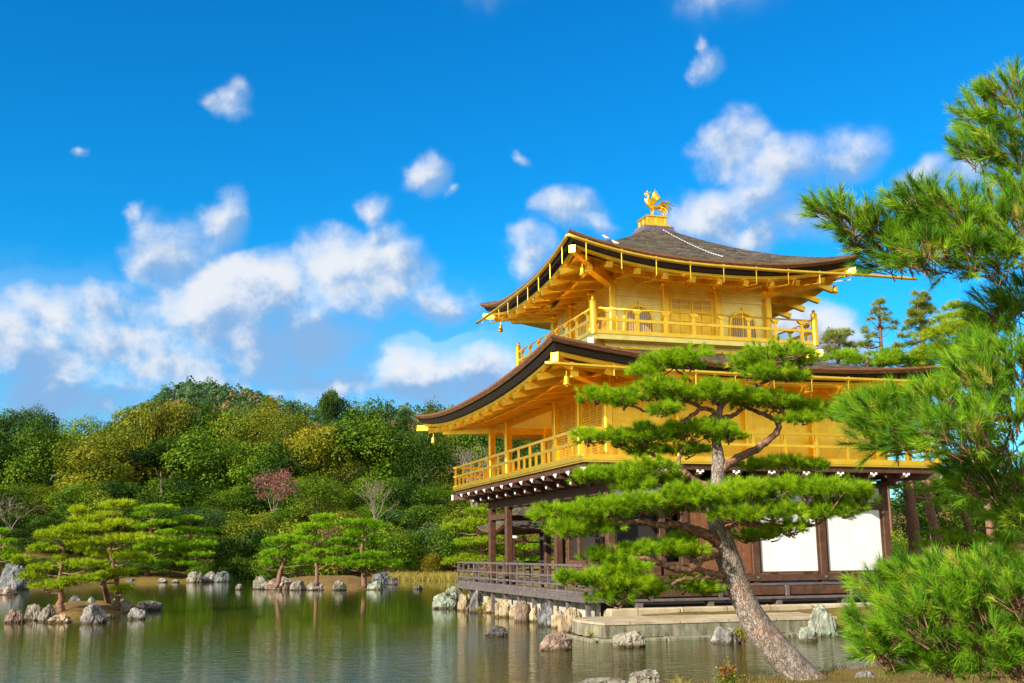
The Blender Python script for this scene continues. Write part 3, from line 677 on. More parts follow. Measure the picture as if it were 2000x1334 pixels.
# balcony of the third floor
O3 = 1.057; bx0, bx1, by0, by1 = A3-O3, A3+W3+O3, B3-O3, B3+W3+O3
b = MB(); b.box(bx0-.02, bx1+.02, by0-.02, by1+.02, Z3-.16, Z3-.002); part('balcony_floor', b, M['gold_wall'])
b = MB(); k0 = .42
b.box(bx0+k0, bx1-k0, by0+k0, by0+k0+.08, 6.2, Z3-.162); b.box(bx0+k0, bx0+k0+.08, by0+k0+.082, by1-k0, 6.2, Z3-.162); b.box(bx1-k0-.08, bx1-k0, by0+k0+.082, by1-k0, 6.2, Z3-.162)
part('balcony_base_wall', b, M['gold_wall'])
b = MB(); b.box(bx0+k0-.03, bx1-k0+.03, by0+k0-.03, by0+k0-.002, 6.98, 7.03); b.box(bx0+k0-.03, bx0+k0-.002, by0+k0, by1-k0, 6.98, 7.03); part('base_wall_rail', b, G)
def boat_bracket(c, ex, ez):
    c = np.array(c, float); ex = np.array(ex, float); ez = np.array(ez, float); ey = np.array((0, 0, 1.)); mb = MB()
    poly = [(-.40, .05), (-.36, -.03), (-.16, -.07), (-.06, -.16), (.06, -.16), (.16, -.07), (.36, -.03), (.40, .05)]
    mb.prism(poly, c, ex, ey, ez, .10)
    for q in (-.3, 0, .3): p = c+ex*q+ez*.05; mb.bar(p+ey*.052, p+ey*.13, .12, .12, ez)
    return mb
for i in range(4):
    x = bx0+k0+.3+(bx1-bx0-2*k0-.6)*i/3; part('boat_bracket', boat_bracket((x, by0+k0-.002, 6.90), (1, 0, 0), (0, -1, 0)), G)
    y = by0+k0+.3+(by1-by0-2*k0-.6)*i/3; part('boat_bracket', boat_bracket((bx0+k0-.002, y, 6.90), (0, -1, 0), (-1, 0, 0)), G)
for (x, y, ux, uy) in ((bx0, by0, -1, -1), (bx1, by0, 1, -1), (bx0, by1, -1, 1)):
    b = MB(); b.bar((x-ux*.5, y-uy*.5, Z3-.28), (x+ux*.12, y+uy*.12, Z3-.28), .17, .20); c = part('corner_beam', b, G)
    b = MB(); b.bar((x+ux*.121, y+uy*.121, Z3-.28), (x+ux*.17, y+uy*.17, Z3-.28), .19, .22); part('white_beam_end', b, WH, c)
    b = MB(); b.bbox(x-ux*.25-.12, x-ux*.25+.12, y-uy*.25-.12, y-uy*.25+.12, Z3-.58, Z3-.385, .03).bbox(x-ux*.12-.16, x-ux*.12+.16, y-uy*.12-.16, y-uy*.12+.16, Z3-.47, Z3-.39, .02); part('corner_bracket', b, G, c)
def giboshi(x, y, z0, h, r):
    pr = [(r, 0), (r, h*.70), (r*1.08, h*.705), (r*1.08, h*.73), (r*.98, h*.735), (r*.98, h*.85), (r*1.02, h*.86), (r*.92, h*.88), (r*.45, h*.905), (r*.4, h*.92), (r*.62, h*.94), (r*.5, h*.965), (r*.12, h*1.0)]
    return MB().lathe((x, y, z0), pr, 14)
def railing3(p, q, n):
    p = np.array(p, float); q = np.array(q, float); d = (q-p)/np.linalg.norm(q-p); out = np.array((d[1], -d[0], 0)); ez = (0, 0, 1)
    h = lambda z: np.array((0, 0, Z3+z))
    r = part('handrail', MB().tube([p+d*.08+h(.79), q-d*.08+h(.79)], .028, 10), G, smooth=True)
    mb = MB(); mb.bar(p+d*.09+h(.45), q-d*.09+h(.45), .06, .085); mb.bar(p+d*.09+h(.06), q-d*.09+h(.06), .10, .12); part('rail', mb, G, r)
    for k in range(n):
        c = p+(q-p)*(k+.5)/n
        mb = MB(); mb.bar(c+h(.12), c+h(.41), .12, .05, out); mb.bar(c+h(.49), c+h(.66), .09, .05, out)
        mb.prism([(-.06, .66), (-.15, .735), (-.14, .76), (.14, .76), (.15, .735), (.06, .66)], c+np.array((0, 0, Z3))-out*.05, d, (0, 0, 1), out, .10); part('baluster', mb, G, r)
railing3((bx0, by0, 0), (bx1, by0, 0), 8); railing3((bx0, by1, 0), (bx0, by0, 0), 8); railing3((bx1, by0, 0), (bx1, by1, 0), 8)
for x, y in ((bx0, by0), (bx1, by0), (bx0, by1), (bx1, by1)): part('corner_post', giboshi(x, y, Z3-.02, 1.18, .105), G, smooth=True, sharp=40)
# ---- second floor
Z2, O2 = 3.30, 1.177
YC2 = [0, B*.98, 2*B*.98, 9.51, L]
b = MB()
b.box(.05, XW-.05, .05, .11, Z2, 5.72); b.box(.05, .11, .112, 4.20, Z2, 5.72); b.box(.112, B-.002, 4.14, 4.20, Z2, 5.72)
b.box(B, B+.06, 4.14, L-.05, Z2, 5.72); b.box(B+.062, XW-.05, L-.11, L-.05, Z2, 5.72); b.box(XW-.11, XW-.05, .112, L-.112, Z2, 5.72)
part('middle_wall', b, G)
b = MB(); b.box(.06, B+.02, 4.1, L, 5.52, 5.56); part('porch_ceiling', b, M['ceiling'], label='pale painted porch ceiling')
b = MB(); b.box(0, XW, 0, L, 5.80, 5.9); part('middle_ceiling', b, G)
b = MB(); o = .03
for z0, z1 in ((5.30, 5.50), (3.31, 3.44)):
    b.box(-o, XW+o, -o, .048, z0, z1); b.box(-o, .048, .049, L+o if z0 > 5 else 4.2, z0, z1); b.box(XW-.048, XW+o, .049, L, z0, z1)
    if z0 > 5: b.box(.049, B+.06, L-.03, L+o, z0, z1)
part('wall_rail', b, G)
for i in range(5): part('middle_column', oct_col(B*i, 0, Z2, 5.7, .125), G)
for y in (2.12, 4.24, 9.51, L): part('middle_column', oct_col(0, y, Z2, 5.7, .125), G)
part('middle_column', oct_col(B, L, Z2, 5.7, .11), G); part('middle_column', oct_col(XW, L, Z2, 5.7, .125), G)
for k, y in enumerate((1.06, 3.18)):                 # slatted shutters of the south wall
    fr = MB(); sl = MB()
    for s_ in (-1, -.33, .33, 1): fr.bar((.02, y+s_*.90, 3.45), (.02, y+s_*.90, 5.28), .07, .06, (-1, 0, 0))
    for z in np.arange(3.50, 5.28, .075): sl.bar((.025, y-.88, z), (.025, y+.88, z), .03, .045, (0, 0, 1))
    s = part('shutter', fr, G); part('slats', sl, G, s)
b = MB()
for z in np.arange(3.50, 5.28, .09): b.bar((B-.02, 4.3, z), (B-.02, L-.15, z), .03, .05)
part('porch_slats', b, G)
for i in range(4): part('wall_batten', MB().box(B*(i+.5)-.02, B*(i+.5)+.02, .02, .048, 3.44, 5.30), G)
ax0, ax1, ay0, ay1 = -O2, XW+O2, -O2, L+O2
b = MB(); b.box(ax0, ax1, ay0, ay1, 3.19, 3.30); b.box(ax0-.03, ax1+.03, ay0-.03, ay0+.06, 3.24, 3.335); b.box(ax0-.03, ax0+.06, ay0+.062, ay1+.03, 3.24, 3.335); part('veranda_floor', b, G)
def railing2(p, q, n, sub=True, hgt=.74):
    p = np.array(p, float); q = np.array(q, float); d = (q-p)/np.linalg.norm(q-p); out = np.array((d[1], -d[0], 0)); h = lambda z: np.array((0, 0, 3.335+z))
    mb = MB(); mb.bar(p-d*.16+h(hgt), q+d*.10+h(hgt), .075, .07); r = part('handrail', mb, G)
    mb = MB(); mb.bar(p-d*.14+h(.40), q+d*.10+h(.40), .07, .075); mb.bar(p-d*.14+h(.03), q+d*.1+h(.03), .09, .06); part('rail', mb, G, r)
    for k in range(n+1):
        c = p+(q-p)*k/n; part('baluster', MB().bar(c+h(.061), c+h(hgt-.036), .075, .06, out), G, r)
        if sub and k < n: c = p+(q-p)*(k+.5)/n; part('short_strut', MB().bar(c+h(.061), c+h(.361), .075, .06, out), G, r)
railing2((ax0+.06, ay1-.06, 0), (ax0+.06, ay0+.06, 0), 12); railing2((ax0+.06, ay0+.06, 0), (ax1-.06, ay0+.06, 0), 11, False)
railing2((ax1-.06, ay1-.06, 0), (ax0+.06, ay1-.06, 0), 9); railing2((ax1-.06, ay0+.06, 0), (ax1-.06, ay1-.06, 0), 12, False)
# dark bracketing under the veranda
b = MB(); z0 = 3.03
b.box(ax0+.07, ax1-.07, ay0+.07, ay0+.20, z0, 3.188); b.box(ax0+.07, ax0+.20, ay0+.202, ay1-.07, z0, 3.188); b.box(ax1-.20, ax1-.07, ay0+.202, ay1-.07, z0, 3.188); b.box(ax0+.202, ax1-.202, ay1-.20, ay1-.07, z0, 3.188)
part('veranda_edge_beam', b, T)
b = MB(); b.box(ax0+.21, ax1-.21, ay0+.21, ay1-.21, 3.13, 3.187); part('veranda_underboard', b, T)
def arm_set(x, y, out):
    ox, oy = out; ex = np.array((ox, oy, 0.)); sx = np.array((-oy, ox, 0.)); c = np.array((x, y, 0.)); h = lambda z: np.array((0, 0, z))
    mb = MB(); wh = MB()
    mb.bar(c+h(2.96), c+ex*1.06+h(2.96), .13, .13); mb.bar(c+h(2.78), c+ex*.62+h(2.78), .13, .14)
    mb.bar(c+ex*.56-sx*.30+h(2.965), c+ex*.56+sx*.30+h(2.965), .11, .11); mb.bar(c+ex*.56-sx*.2+h(2.87), c+ex*.56+sx*.2+h(2.87), .16, .07)
    part_ = part('bracket_arm', mb, T)
    for d, z in ((1.061, 2.96), (.621, 2.78)): wh.bar(c+ex*d+h(z), c+ex*(d+.02)+h(z), .066, .066)
    for s_ in (-1, 1):
        wh.bar(c+ex*.56+sx*s_*.301+h(2.965), c+ex*.56+sx*s_*.32+h(2.965), .055, .055)
        wh.bar(c+ex*1.07+sx*s_*.075+h(3.0), c+ex*1.10+sx*s_*.075+h(3.0), .05, .06)
    part('white_tip', wh, WH, part_)
for k in range(12): arm_set(-.1, min(L, k*L/11.), (-1, 0))
for k in range(9): arm_set(k*XW/8., -.1, (0, -1))
for (x, y, ux, uy) in ((0, 0, -1, -1), (XW, 0, 1, -1), (0, L, -1, 1)):
    b = MB(); b.bar((x, y, 2.95), (x+ux*1.16, y+uy*1.16, 2.95), .16, .18); c = part('corner_arm', b, T)
    b = MB(); b.bar((x+ux*1.161, y+uy*1.161, 2.95), (x+ux*1.21, y+uy*1.21, 2.95), .18, .20); part('white_tip', b, WH, c)
# ---- ground floor
b = MB()
for z0, z1, d in ((2.05, 2.25, .10), (2.66, 2.80, .10)):
    b.box(-.10, XW+d, -d, .10, z0, z1); b.box(XW-.1, XW+d, .102, L+d, z0, z1); b.box(.102, XW-.102, L-.1, L+d, z0, z1)
b.box(-.10, .10, .102, L+.1, 2.44, 2.80)
part('beam', b, T)
part('lintel', MB().box(-.09, .09, 9.4, L+.25, 2.06, 2.26), T); part('lintel', MB().box(-.09, .09, -.05, 4.3, 1.98, 2.14), T)
b = MB(); b.box(.03, XW-.03, .0, .04, 2.25, 2.66); b.box(.0, .04, .041, L-.03, 2.80, 2.99); b.box(XW-.04, XW, .041, L-.04, 2.25, 2.66)
part('plaster_strip', b, PL, label='white plaster strip between dark beams')
b = MB(); b.box(.05, XW-.05, .05, L-.05, 2.87, 2.9); part('lower_ceiling', b, T)
for i in range(5): part('post', oct_col(B*i, 0, -.2, 2.9, .115, .02), T)
for y in (4.24, 9.51, L): part('post', oct_col(0, y, -.2, 2.9, .115, .02), T)
for x in (B, 2*B, 3*B, XW): part('post', oct_col(x, L, -.2, 2.9, .11, .02), T)
for y in (2.12, 4.24, 6.36, 8.48): part('post', oct_col(XW, y, -.2, 2.9, .11, .02), T)
for y in (0.0+.001, 2.12, 4.24, 6.36, 7.4): part('inner_post', oct_col(1.6, y+.2, 0, 2.0, .10, .02), T)
b = MB()
b.box(1.62, 1.68, .2, 7.4, .62, 2.9); b.box(1.68, XW-.1, 7.34, 7.4, 0, 2.9); part('inner_wall', b, M['void'], label='wall coloured near black as the shadowed room behind the veranda')
for k in range(4):
    y0 = .32+k*1.83; fr = MB(); fr.box(1.50, 1.60, y0, y0+1.6, .0, .62); d = part('low_lattice_wall', fr, T)
    sl = MB()
    for z in np.arange(.06, .60, .055): sl.box(1.475, 1.498, y0+.03, y0+1.57, z, z+.028)
    for yy in np.arange(y0+.05, y0+1.6, .25): sl.box(1.482, 1.499, yy, yy+.03, .03, .6)
    part('lattice', sl, M['timber_red'], d)
b = MB(); b.box(.112, 1.45, -.04, .0, .25, .60); b.box(1.55, 2.05, -.04, 0, .25, .60); part('lattice_panel', b, T)
# east face: opening, boarded doors, white panels
b = MB(); b.box(.12, 2.05, .35, .40, .25, 2.05); part('recess', b, M['void'])  # near-black sheet painted as the shade inside the opening
def board_door(x0, x1):
    mb = MB(); n = 4; w = (x1-x0)/n
    for k in range(n): mb.bbox(x0+k*w+.004, x0+(k+1)*w-.004, -.055, -.01, .25, 2.04, .008)
    return part('board_door', mb, M['timber_red'])
board_door(B+.12, B+.98); board_door(B+1.0, 2*B-.12)
for x in (B+.02, B+1.0): part('door_post', MB().bbox(x-.05, x+.05, -.09, -.056, .25, 2.04), T)
for i in (2, 3):
    x0, x1 = B*i+.118, B*(i+1)-.118
    p = part('white_panel', MB().box(x0+.06, x1-.06, -.035, .0, .31, 2.03), PL, label='tall white paper panel')
    f = MB(); f.box(x0, x0+.058, -.07, .02, .26, 2.05); f.box(x1-.058, x1, -.07, .02, .26, 2.05); f.box(x0+.06, x1-.06, -.07, .02, .26, .308); part('panel_frame', f, T, p)
b = MB(); b.box(-.13, XW+.13, -.15, -.02, .06, .24); s = part('sill_beam', b, T)
for i in (2, 3, 4): part('stud', MB().tube([(B*i, -.15, .15), (B*i, -.175, .15)], .035, 10), M['verdigris'], s)
# decks
b = MB(); b.box(-1.1, XW+.5, -.42, -.16, -.055, .0); part('ledge', b, TG)
b = MB(); b.box(0, XW, 0, L, -.12, -.02); part('floor', b, TG)
VX = -1.08
b = MB()
for k in range(7): b.box(VX+k*.155, VX+k*.155+.148, -.9, L+1.08, -.25, -.20)
b.box(VX-.05, VX+.02, -.95, L+1.12, -.40, -.252); b.box(VX, .1, -.95, -.89, -.40, -.252); b.box(0.02, XW*.6, L+.1, L+1.1, -.25, -.2)
part('veranda_deck', b, TG)
def railing1(p, q, n):
    p = np.array(p, float); q = np.array(q, float); d = (q-p)/np.linalg.norm(q-p); out = np.array((d[1], -d[0], 0)); h = lambda z: np.array((0, 0, -.2+z))
    mb = MB(); mb.bar(p-d*.12+h(.74), q+d*.08+h(.74), .08, .06); r = part('handrail', mb, TG)
    mb = MB(); mb.bar(p-d*.1+h(.44), q+d*.06+h(.44), .05, .05); mb.bar(p-d*.1+h(.22), q+d*.06+h(.22), .05, .05); mb.bar(p-d*.1+h(.04), q+d*.06+h(.04), .08, .07); part('rail', mb, TG, r)
    for k in range(n+1): c = p+(q-p)*k/n; part('baluster', MB().bar(c+h(.076), c+h(.709), .065, .055, out), TG, r)
railing1((VX+.05, L+1.0, 0), (VX+.05, -.80, 0), 18); railing1((2.5, L+1.0, 0), (VX+.05, L+1.0, 0), 5); railing1((VX+.05, -.82, 0), (-.2, -.82, 0), 1)
for y in np.linspace(L+.9, -.8, 10): part('short_post', MB().bbox(VX+.04, VX+.16, y-.06, y+.06, -1.0, -.26, .01), TG)
b = MB(); b.box(-.598, XW+.4, -.48, -.40, -1.0, -.10); part('under_floor_shade', b, M['void'])  # near-black sheet, the dark under the ledge put into its colour
b = MB(); b.box(-.72, -.60, -.7, L+.8, -1.0, -.28); part('foundation_wall', b, M['aged'], label='white plaster foundation under the veranda')
# bench-like step along the east side
b = MB(); b.bbox(.25, XW+.1, -1.02, -.62, -.40, -.34, .01); st = part('wooden_step', b, TG)
for x in np.linspace(.4, XW-.1, 5):
    part('step_leg', MB().bbox(x-.085, x+.085, -.98, -.72, -.62, -.401, .01), TG, st); part('step_post', MB().bbox(x+.5-.06, x+.5+.06, -.60, -.50, -.34, -.06, .01), TG, st)
b = MB(); b.box(.3, XW+.1, -.56, -.50, -.30, -.07); part('step_back_board', b, T, st)
# landing and kerb of sandstone
LAND = thing('stone_landing', 'sandstone paved boat landing with green lichened edge in front of the pavilion', 'landing', (1.2, -2.4, -1.1))
c0 = on_z(1126, 1212, -.70); c1 = on_z(1180, 1218, -.70)
FY = c1[1]; poly = [(c1[0], FY), (4.15, FY), (4.35, -1.75), (c0[0]+.25, -1.75), (c0[0], c0[1])]
part('paving', MB().prism(poly, (0, 0, -.74), (1, 0, 0), (0, 1, 0), (0, 0, 1), .05), M['paving'], LAND)
poly2 = [(x+(.02 if x < 0 else -.02), y+(.02 if y < -2 else 0)) for x, y in poly]
b = MB(); b.prism(poly2, (0, 0, -1.02), (1, 0, 0), (0, 1, 0), (0, 0, 1), .278); part('edge_stone', b, M['edge_stone'], LAND)
b = MB(); 
xs_ = np.linspace(c1[0]-.15, 4.3, 5)
for k in range(4): b.bbox(xs_[k], xs_[k+1]-.02, FY-.26, FY+.5, -1.3, -1.03+.01*(k % 2), .03)
b.bbox(c0[0]-.15, c1[0]-.2, FY-.05, -1.9, -1.3, -1.03, .03); part('footing_slab', b, M['edge_stone'], LAND)
KERB = thing('stone_kerb', 'pale stone kerb along the back of the boat landing', 'kerb', (2, -1.5, -.7))
b = MB(); xk = np.linspace(-.75, XW+.3, 6)
for k in range(5): b.bbox(xk[k], xk[k+1]-.012, -1.74, -1.42, -.95, -.52, .03)
b.box(-.5, XW+.3, -1.418, -.6, -.95, -.60); part('kerb_stone', b, M['paving'], KERB)
# fishing deck beyond the veranda
FD = thing('fishing_pavilion', 'small open fishing pavilion with a bark roof behind the veranda', 'pavilion', (2.8, L+4.5, -1.1))
RFs = Roof(1.15, 4.6, L+2.6, L+6.5, 1.78, .24, 2.2, 2.5, 3.2, L+4.0, L+5.2, 2.75, 1.3)
rr = part('roof', RFs.surf(RFs.top, 20, 10), M['shingle'], FD, smooth=True)
part('eave_lip', RFs.strip([(0, 0), (0, -.05), (.04, -.09)]), M['lip'], rr); part('soffit', RFs.strip([(.04, -.091), (.1, -.16), (1.0, .05)]), M['timber'], rr)
for x in (1.75, 3.9):
    for y in (L+3.1, L+5.9):
        c = part('post', MB().bbox(x-.075, x+.075, y-.075, y+.075, -1.3, 1.7, .01), T, FD); part('white_bracket', MB().bbox(x-.16, x+.16, y-.12, y+.12, 1.42, 1.55, .03), WH, c)
b = MB(); b.box(1.5, 4.1, L+2.9, L+6.1, -.30, -.2)
for z in (.15, .35, 1.25): b.box(1.72, 1.78, L+3.1, L+5.9, z, z+.06); b.box(1.79, 3.9, L+3.07, L+3.13, z, z+.06)
part('railing', b, T, FD)
# ------------------------------------------------------------------ small things on and about the pavilion
def roof_at(rf, side, px, py):
    best = None
    for t in np.linspace(0, 1, 121):
        for r in np.linspace(0, 1, 81):
            p = rf.top(side, t, r); q = pix(p); d = (q[0]-px)**2+(q[1]-py)**2
            if best is None or d < best[0]: best = (d, p)
    return best[1]
def build_phoenix():
    o = thing('phoenix_statue', 'gilded phoenix statue with spread tail on top of the upper roof', 'statue', (CX3, CY3, 12.39))
    z = 12.39; P = lambda x, y, h: (CX3+x*1.06, CY3+y*1.06, z+h*1.06)           # the bird faces -X
    b = MB(); b.tube([P(.30, 0, .42), P(.16, 0, .40), P(0, 0, .42), P(-.12, 0, .50), P(-.17, 0, .60), P(-.13, 0, .70), P(-.10, 0, .77), P(-.12, 0, .83), P(-.17, 0, .86)],
                  [.03, .08, .105, .085, .055, .04, .034, .042, .048], 12)
    b.tube([P(-.16, 0, .86), P(-.22, 0, .855), P(-.27, 0, .83)], [.05, .03, .008], 8); bd = b.build('body', G, o, smooth=True)
    b = MB(); b.tube([P(-.17, 0, .90), P(-.14, 0, .955), P(-.19, 0, .96)], [.02, .025, .008], 6); b.tube([P(-.11, 0, .88), P(-.04, 0, .91), P(-.01, 0, .95)], [.025, .02, .006], 6)
    b.tube([P(-.2, 0, .80), P(-.215, 0, .77)], [.018, .01], 6); b.tube([P(-.2, .0, .55), P(-.24, 0, .63), P(-.25, 0, .70)], [.035, .02, .006], 6); b.build('crest', G, bd)
    for s in (-1, 1):
        b = MB()
        for k in range(6):
            a = k/5; r0 = P(-.06+.05*a, s*.10, .52-.03*a); tip = P(.03+.16*a, s*(.26+.04*a), .95-.26*a); mid = P(-.03+.15*a, s*(.22), .75-.14*a)
            b.tube([r0, mid, tip], [.03, .045, .01], 6)
        b.build('wing', G, o, smooth=True)
        b = MB(); b.tube([P(-.02, s*.06, .40), P(.02, s*.07, .26), P(0, s*.07, .0)], [.055, .03, .024], 8); b.tube([P(-.08, s*.07, .012), P(.06, s*.07, .012)], [.02, .02], 6); b.build('leg', G, o)
    for k in range(9):
        a = k/8; b = MB(); yy = (k % 3-1)*.05
        b.tube([P(.22, yy, .44), P(.36+.06*a, yy*1.5, .62-.30*a), P(.55-.06*a, yy*2, .60-.40*a), P(.78-.36*a, yy*2.6, .44-.38*a)], [.025, .035, .03, .008], 6); b.build('tail_feather', G, o, smooth=True)
    MB().lathe(P(0, 0, 0), [(.13, 0), (.13, .02), (.09, .035)], 14).build('base_disc', G, o)
build_phoenix()
def wind_bell(p, label):
    p = np.array(p, float); o = thing('wind_bell', label, 'bell', p, 'gilt wind bells under the roof corners')
    MB().lathe(p-np.array((0, 0, .36)), [(.105, 0), (.10, .02), (.075, .06), (.07, .18), (.05, .235), (.015, .25)], 14).build('bell_body', G, o, smooth=True, sharp=50)
    MB().tube([p, p-np.array((0, 0, .12))], .012, 6).build('hanger', G, o); MB().lathe(p-np.array((0, 0, .43)), [(.008, .07), (.03, .05), (.03, .02), (.01, 0)], 8).build('clapper', G, o)
for rf, ci, lab in ((RF3, 0, 'gilt wind bell under the near corner of the upper roof'), (RF3, 3, 'gilt wind bell under the left tip of the upper roof'), (RF3, 1, 'gilt wind bell under the right corner of the upper roof'),
                    (RF2, 0, 'gilt wind bell under the near corner of the lower roof'), (RF2, 3, 'gilt wind bell under the left tip of the lower roof')):
    x, y = rf.corner(rf.o)[ci]; ux, uy = ((1, 1), (-1, 1), (-1, -1), (1, -1))[ci]; wind_bell((x+ux*.62, y+uy*.62, rf.ze+rf.lift*.72-.66), lab)
def small_bird(px, py, label, rz):
    p = roof_at(RF3, 0, px, py); o = thing('bird', label, 'bird', p, 'birds resting on the upper roof'); x, y, z = p; c, s = math.cos(rz), math.sin(rz)
    Q = lambda f, h: (x+c*f*.72, y+s*f*.72, z+h*.72)
    MB().tube([Q(-.17, .07), Q(-.09, .10), Q(0, .13), Q(.07, .17), Q(.10, .22), Q(.14, .235), Q(.18, .225)], [.011, .03, .045, .037, .027, .025, .005], 10).build('body', M['chain'], o, smooth=True)
    MB().tube([Q(-.08, .135), Q(.02, .165)], [.022, .034], 8).build('wing', M['rock_dark'], o); MB().tube([Q(0, .08), Q(0, -.02)], [.012, .01], 6).build('legs', M['rock_brown'], o)
small_bird(1184, 464, 'small white and grey bird nearer the left roof edge', 2.8); small_bird(1202, 480, 'small white and grey bird nearer the middle of the roof', 2.4)
pts_ = np.array([roof_at(RF3, 0, 1296+115*t, 452+52*t+5*math.sin(t*math.pi)) for t in (0, .2, .4, .6, .8, 1)])
b = MB(); nlk = 46
for k, t in enumerate(np.linspace(0, len(pts_)-1, nlk)):
    i = min(int(t), len(pts_)-2); p = pts_[i]+(pts_[i+1]-pts_[i])*(t-i)+np.array((0, -.02, .05)); d = pts_[i+1]-pts_[i]; d /= np.linalg.norm(d)
    b.bar(p-d*.022, p+d*.022, .034 if k % 2 else .016, .016 if k % 2 else .034)
setp(b.build('roof_chain', M['chain']), 'white chain lying down the slope of the upper roof', 'chain')

# ------------------------------------------------------------------ rocks
def ico(sub):
    bm = bmesh.new(); bmesh.ops.create_icosphere(bm, subdivisions=sub, radius=1.0); v = np.array([q.co[:] for q in bm.verts]); f = [[q.index for q in fc.verts] for fc in bm.faces]; bm.free(); return v, f
ICO = ico(5)
def rock(px, py, w, h, m_, label, seed, cat='rock', z=ZW, name='rock', group=None, peak=0, dep=.8, sink=.25):
    r = np.random.default_rng(seed); p = on_z(px, py, z); d = depth_of(p); W_ = w*d/FPX; H_ = h*d/FPX
    v, f = ICO[0].copy(), ICO[1]
    v = np.sign(v)*np.abs(v)**.72; v /= np.abs(v).max()
    for _ in range(11):                                  # planes that shear the block into facets
        n = r.normal(size=3); n[2] = abs(n[2])*.8; n /= np.linalg.norm(n); c = r.uniform(.66, .98); s = v@n; k = s > c
        v[k] -= np.outer((s[k]-c)*.92, n)
    off = r.uniform(-50, 50, 3)
    nz = np.array([mnoise.fractal(Vector(q*2.0+off), 1.0, 2.1, 5) for q in v]); nv_ = v/np.linalg.norm(v, axis=1)[:, None]
    rid = np.array([abs(mnoise.noise(Vector((q[0]*5+off[0], q[1]*5, q[2]*1.6)))) for q in v])
    v = v+nv_*(nz*.17-rid*.22)[:, None]
    v += nv_*np.array([mnoise.noise(Vector(q*9+off)) for q in v])[:, None]*.035
    if peak: v[:, :2] *= (1-.55*peak*np.clip(v[:, 2:], 0, 1)); v[:, 0] += .15*peak*np.clip(v[:, 2], 0, 1)*r.choice((-1, 1))
    lo = v.min(0); hi = v.max(0); v[:, 0] = (v[:, 0]-(lo[0]+hi[0])/2)/(hi[0]-lo[0])*W_; v[:, 1] = v[:, 1]/(hi[1]-lo[1])*W_*dep
    v[:, 2] = (v[:, 2]-lo[2])/(hi[2]-lo[2])*H_*(1+sink*1.6)-H_*sink*1.6
    me = bpy.data.meshes.new(name); me.from_pydata(v.tolist(), [], f); me.polygons.foreach_set('use_smooth', [True]*len(f)); me.materials.append(M[m_]); me.set_sharp_from_angle(angle=R(38)); me.update()
    fwd = np.array((math.sin(YAW), math.cos(YAW), 0)); o = link_mesh(name, me, None, p+fwd*W_*dep*.36); o.rotation_euler.z = -YAW
    return setp(o, label, cat, group)
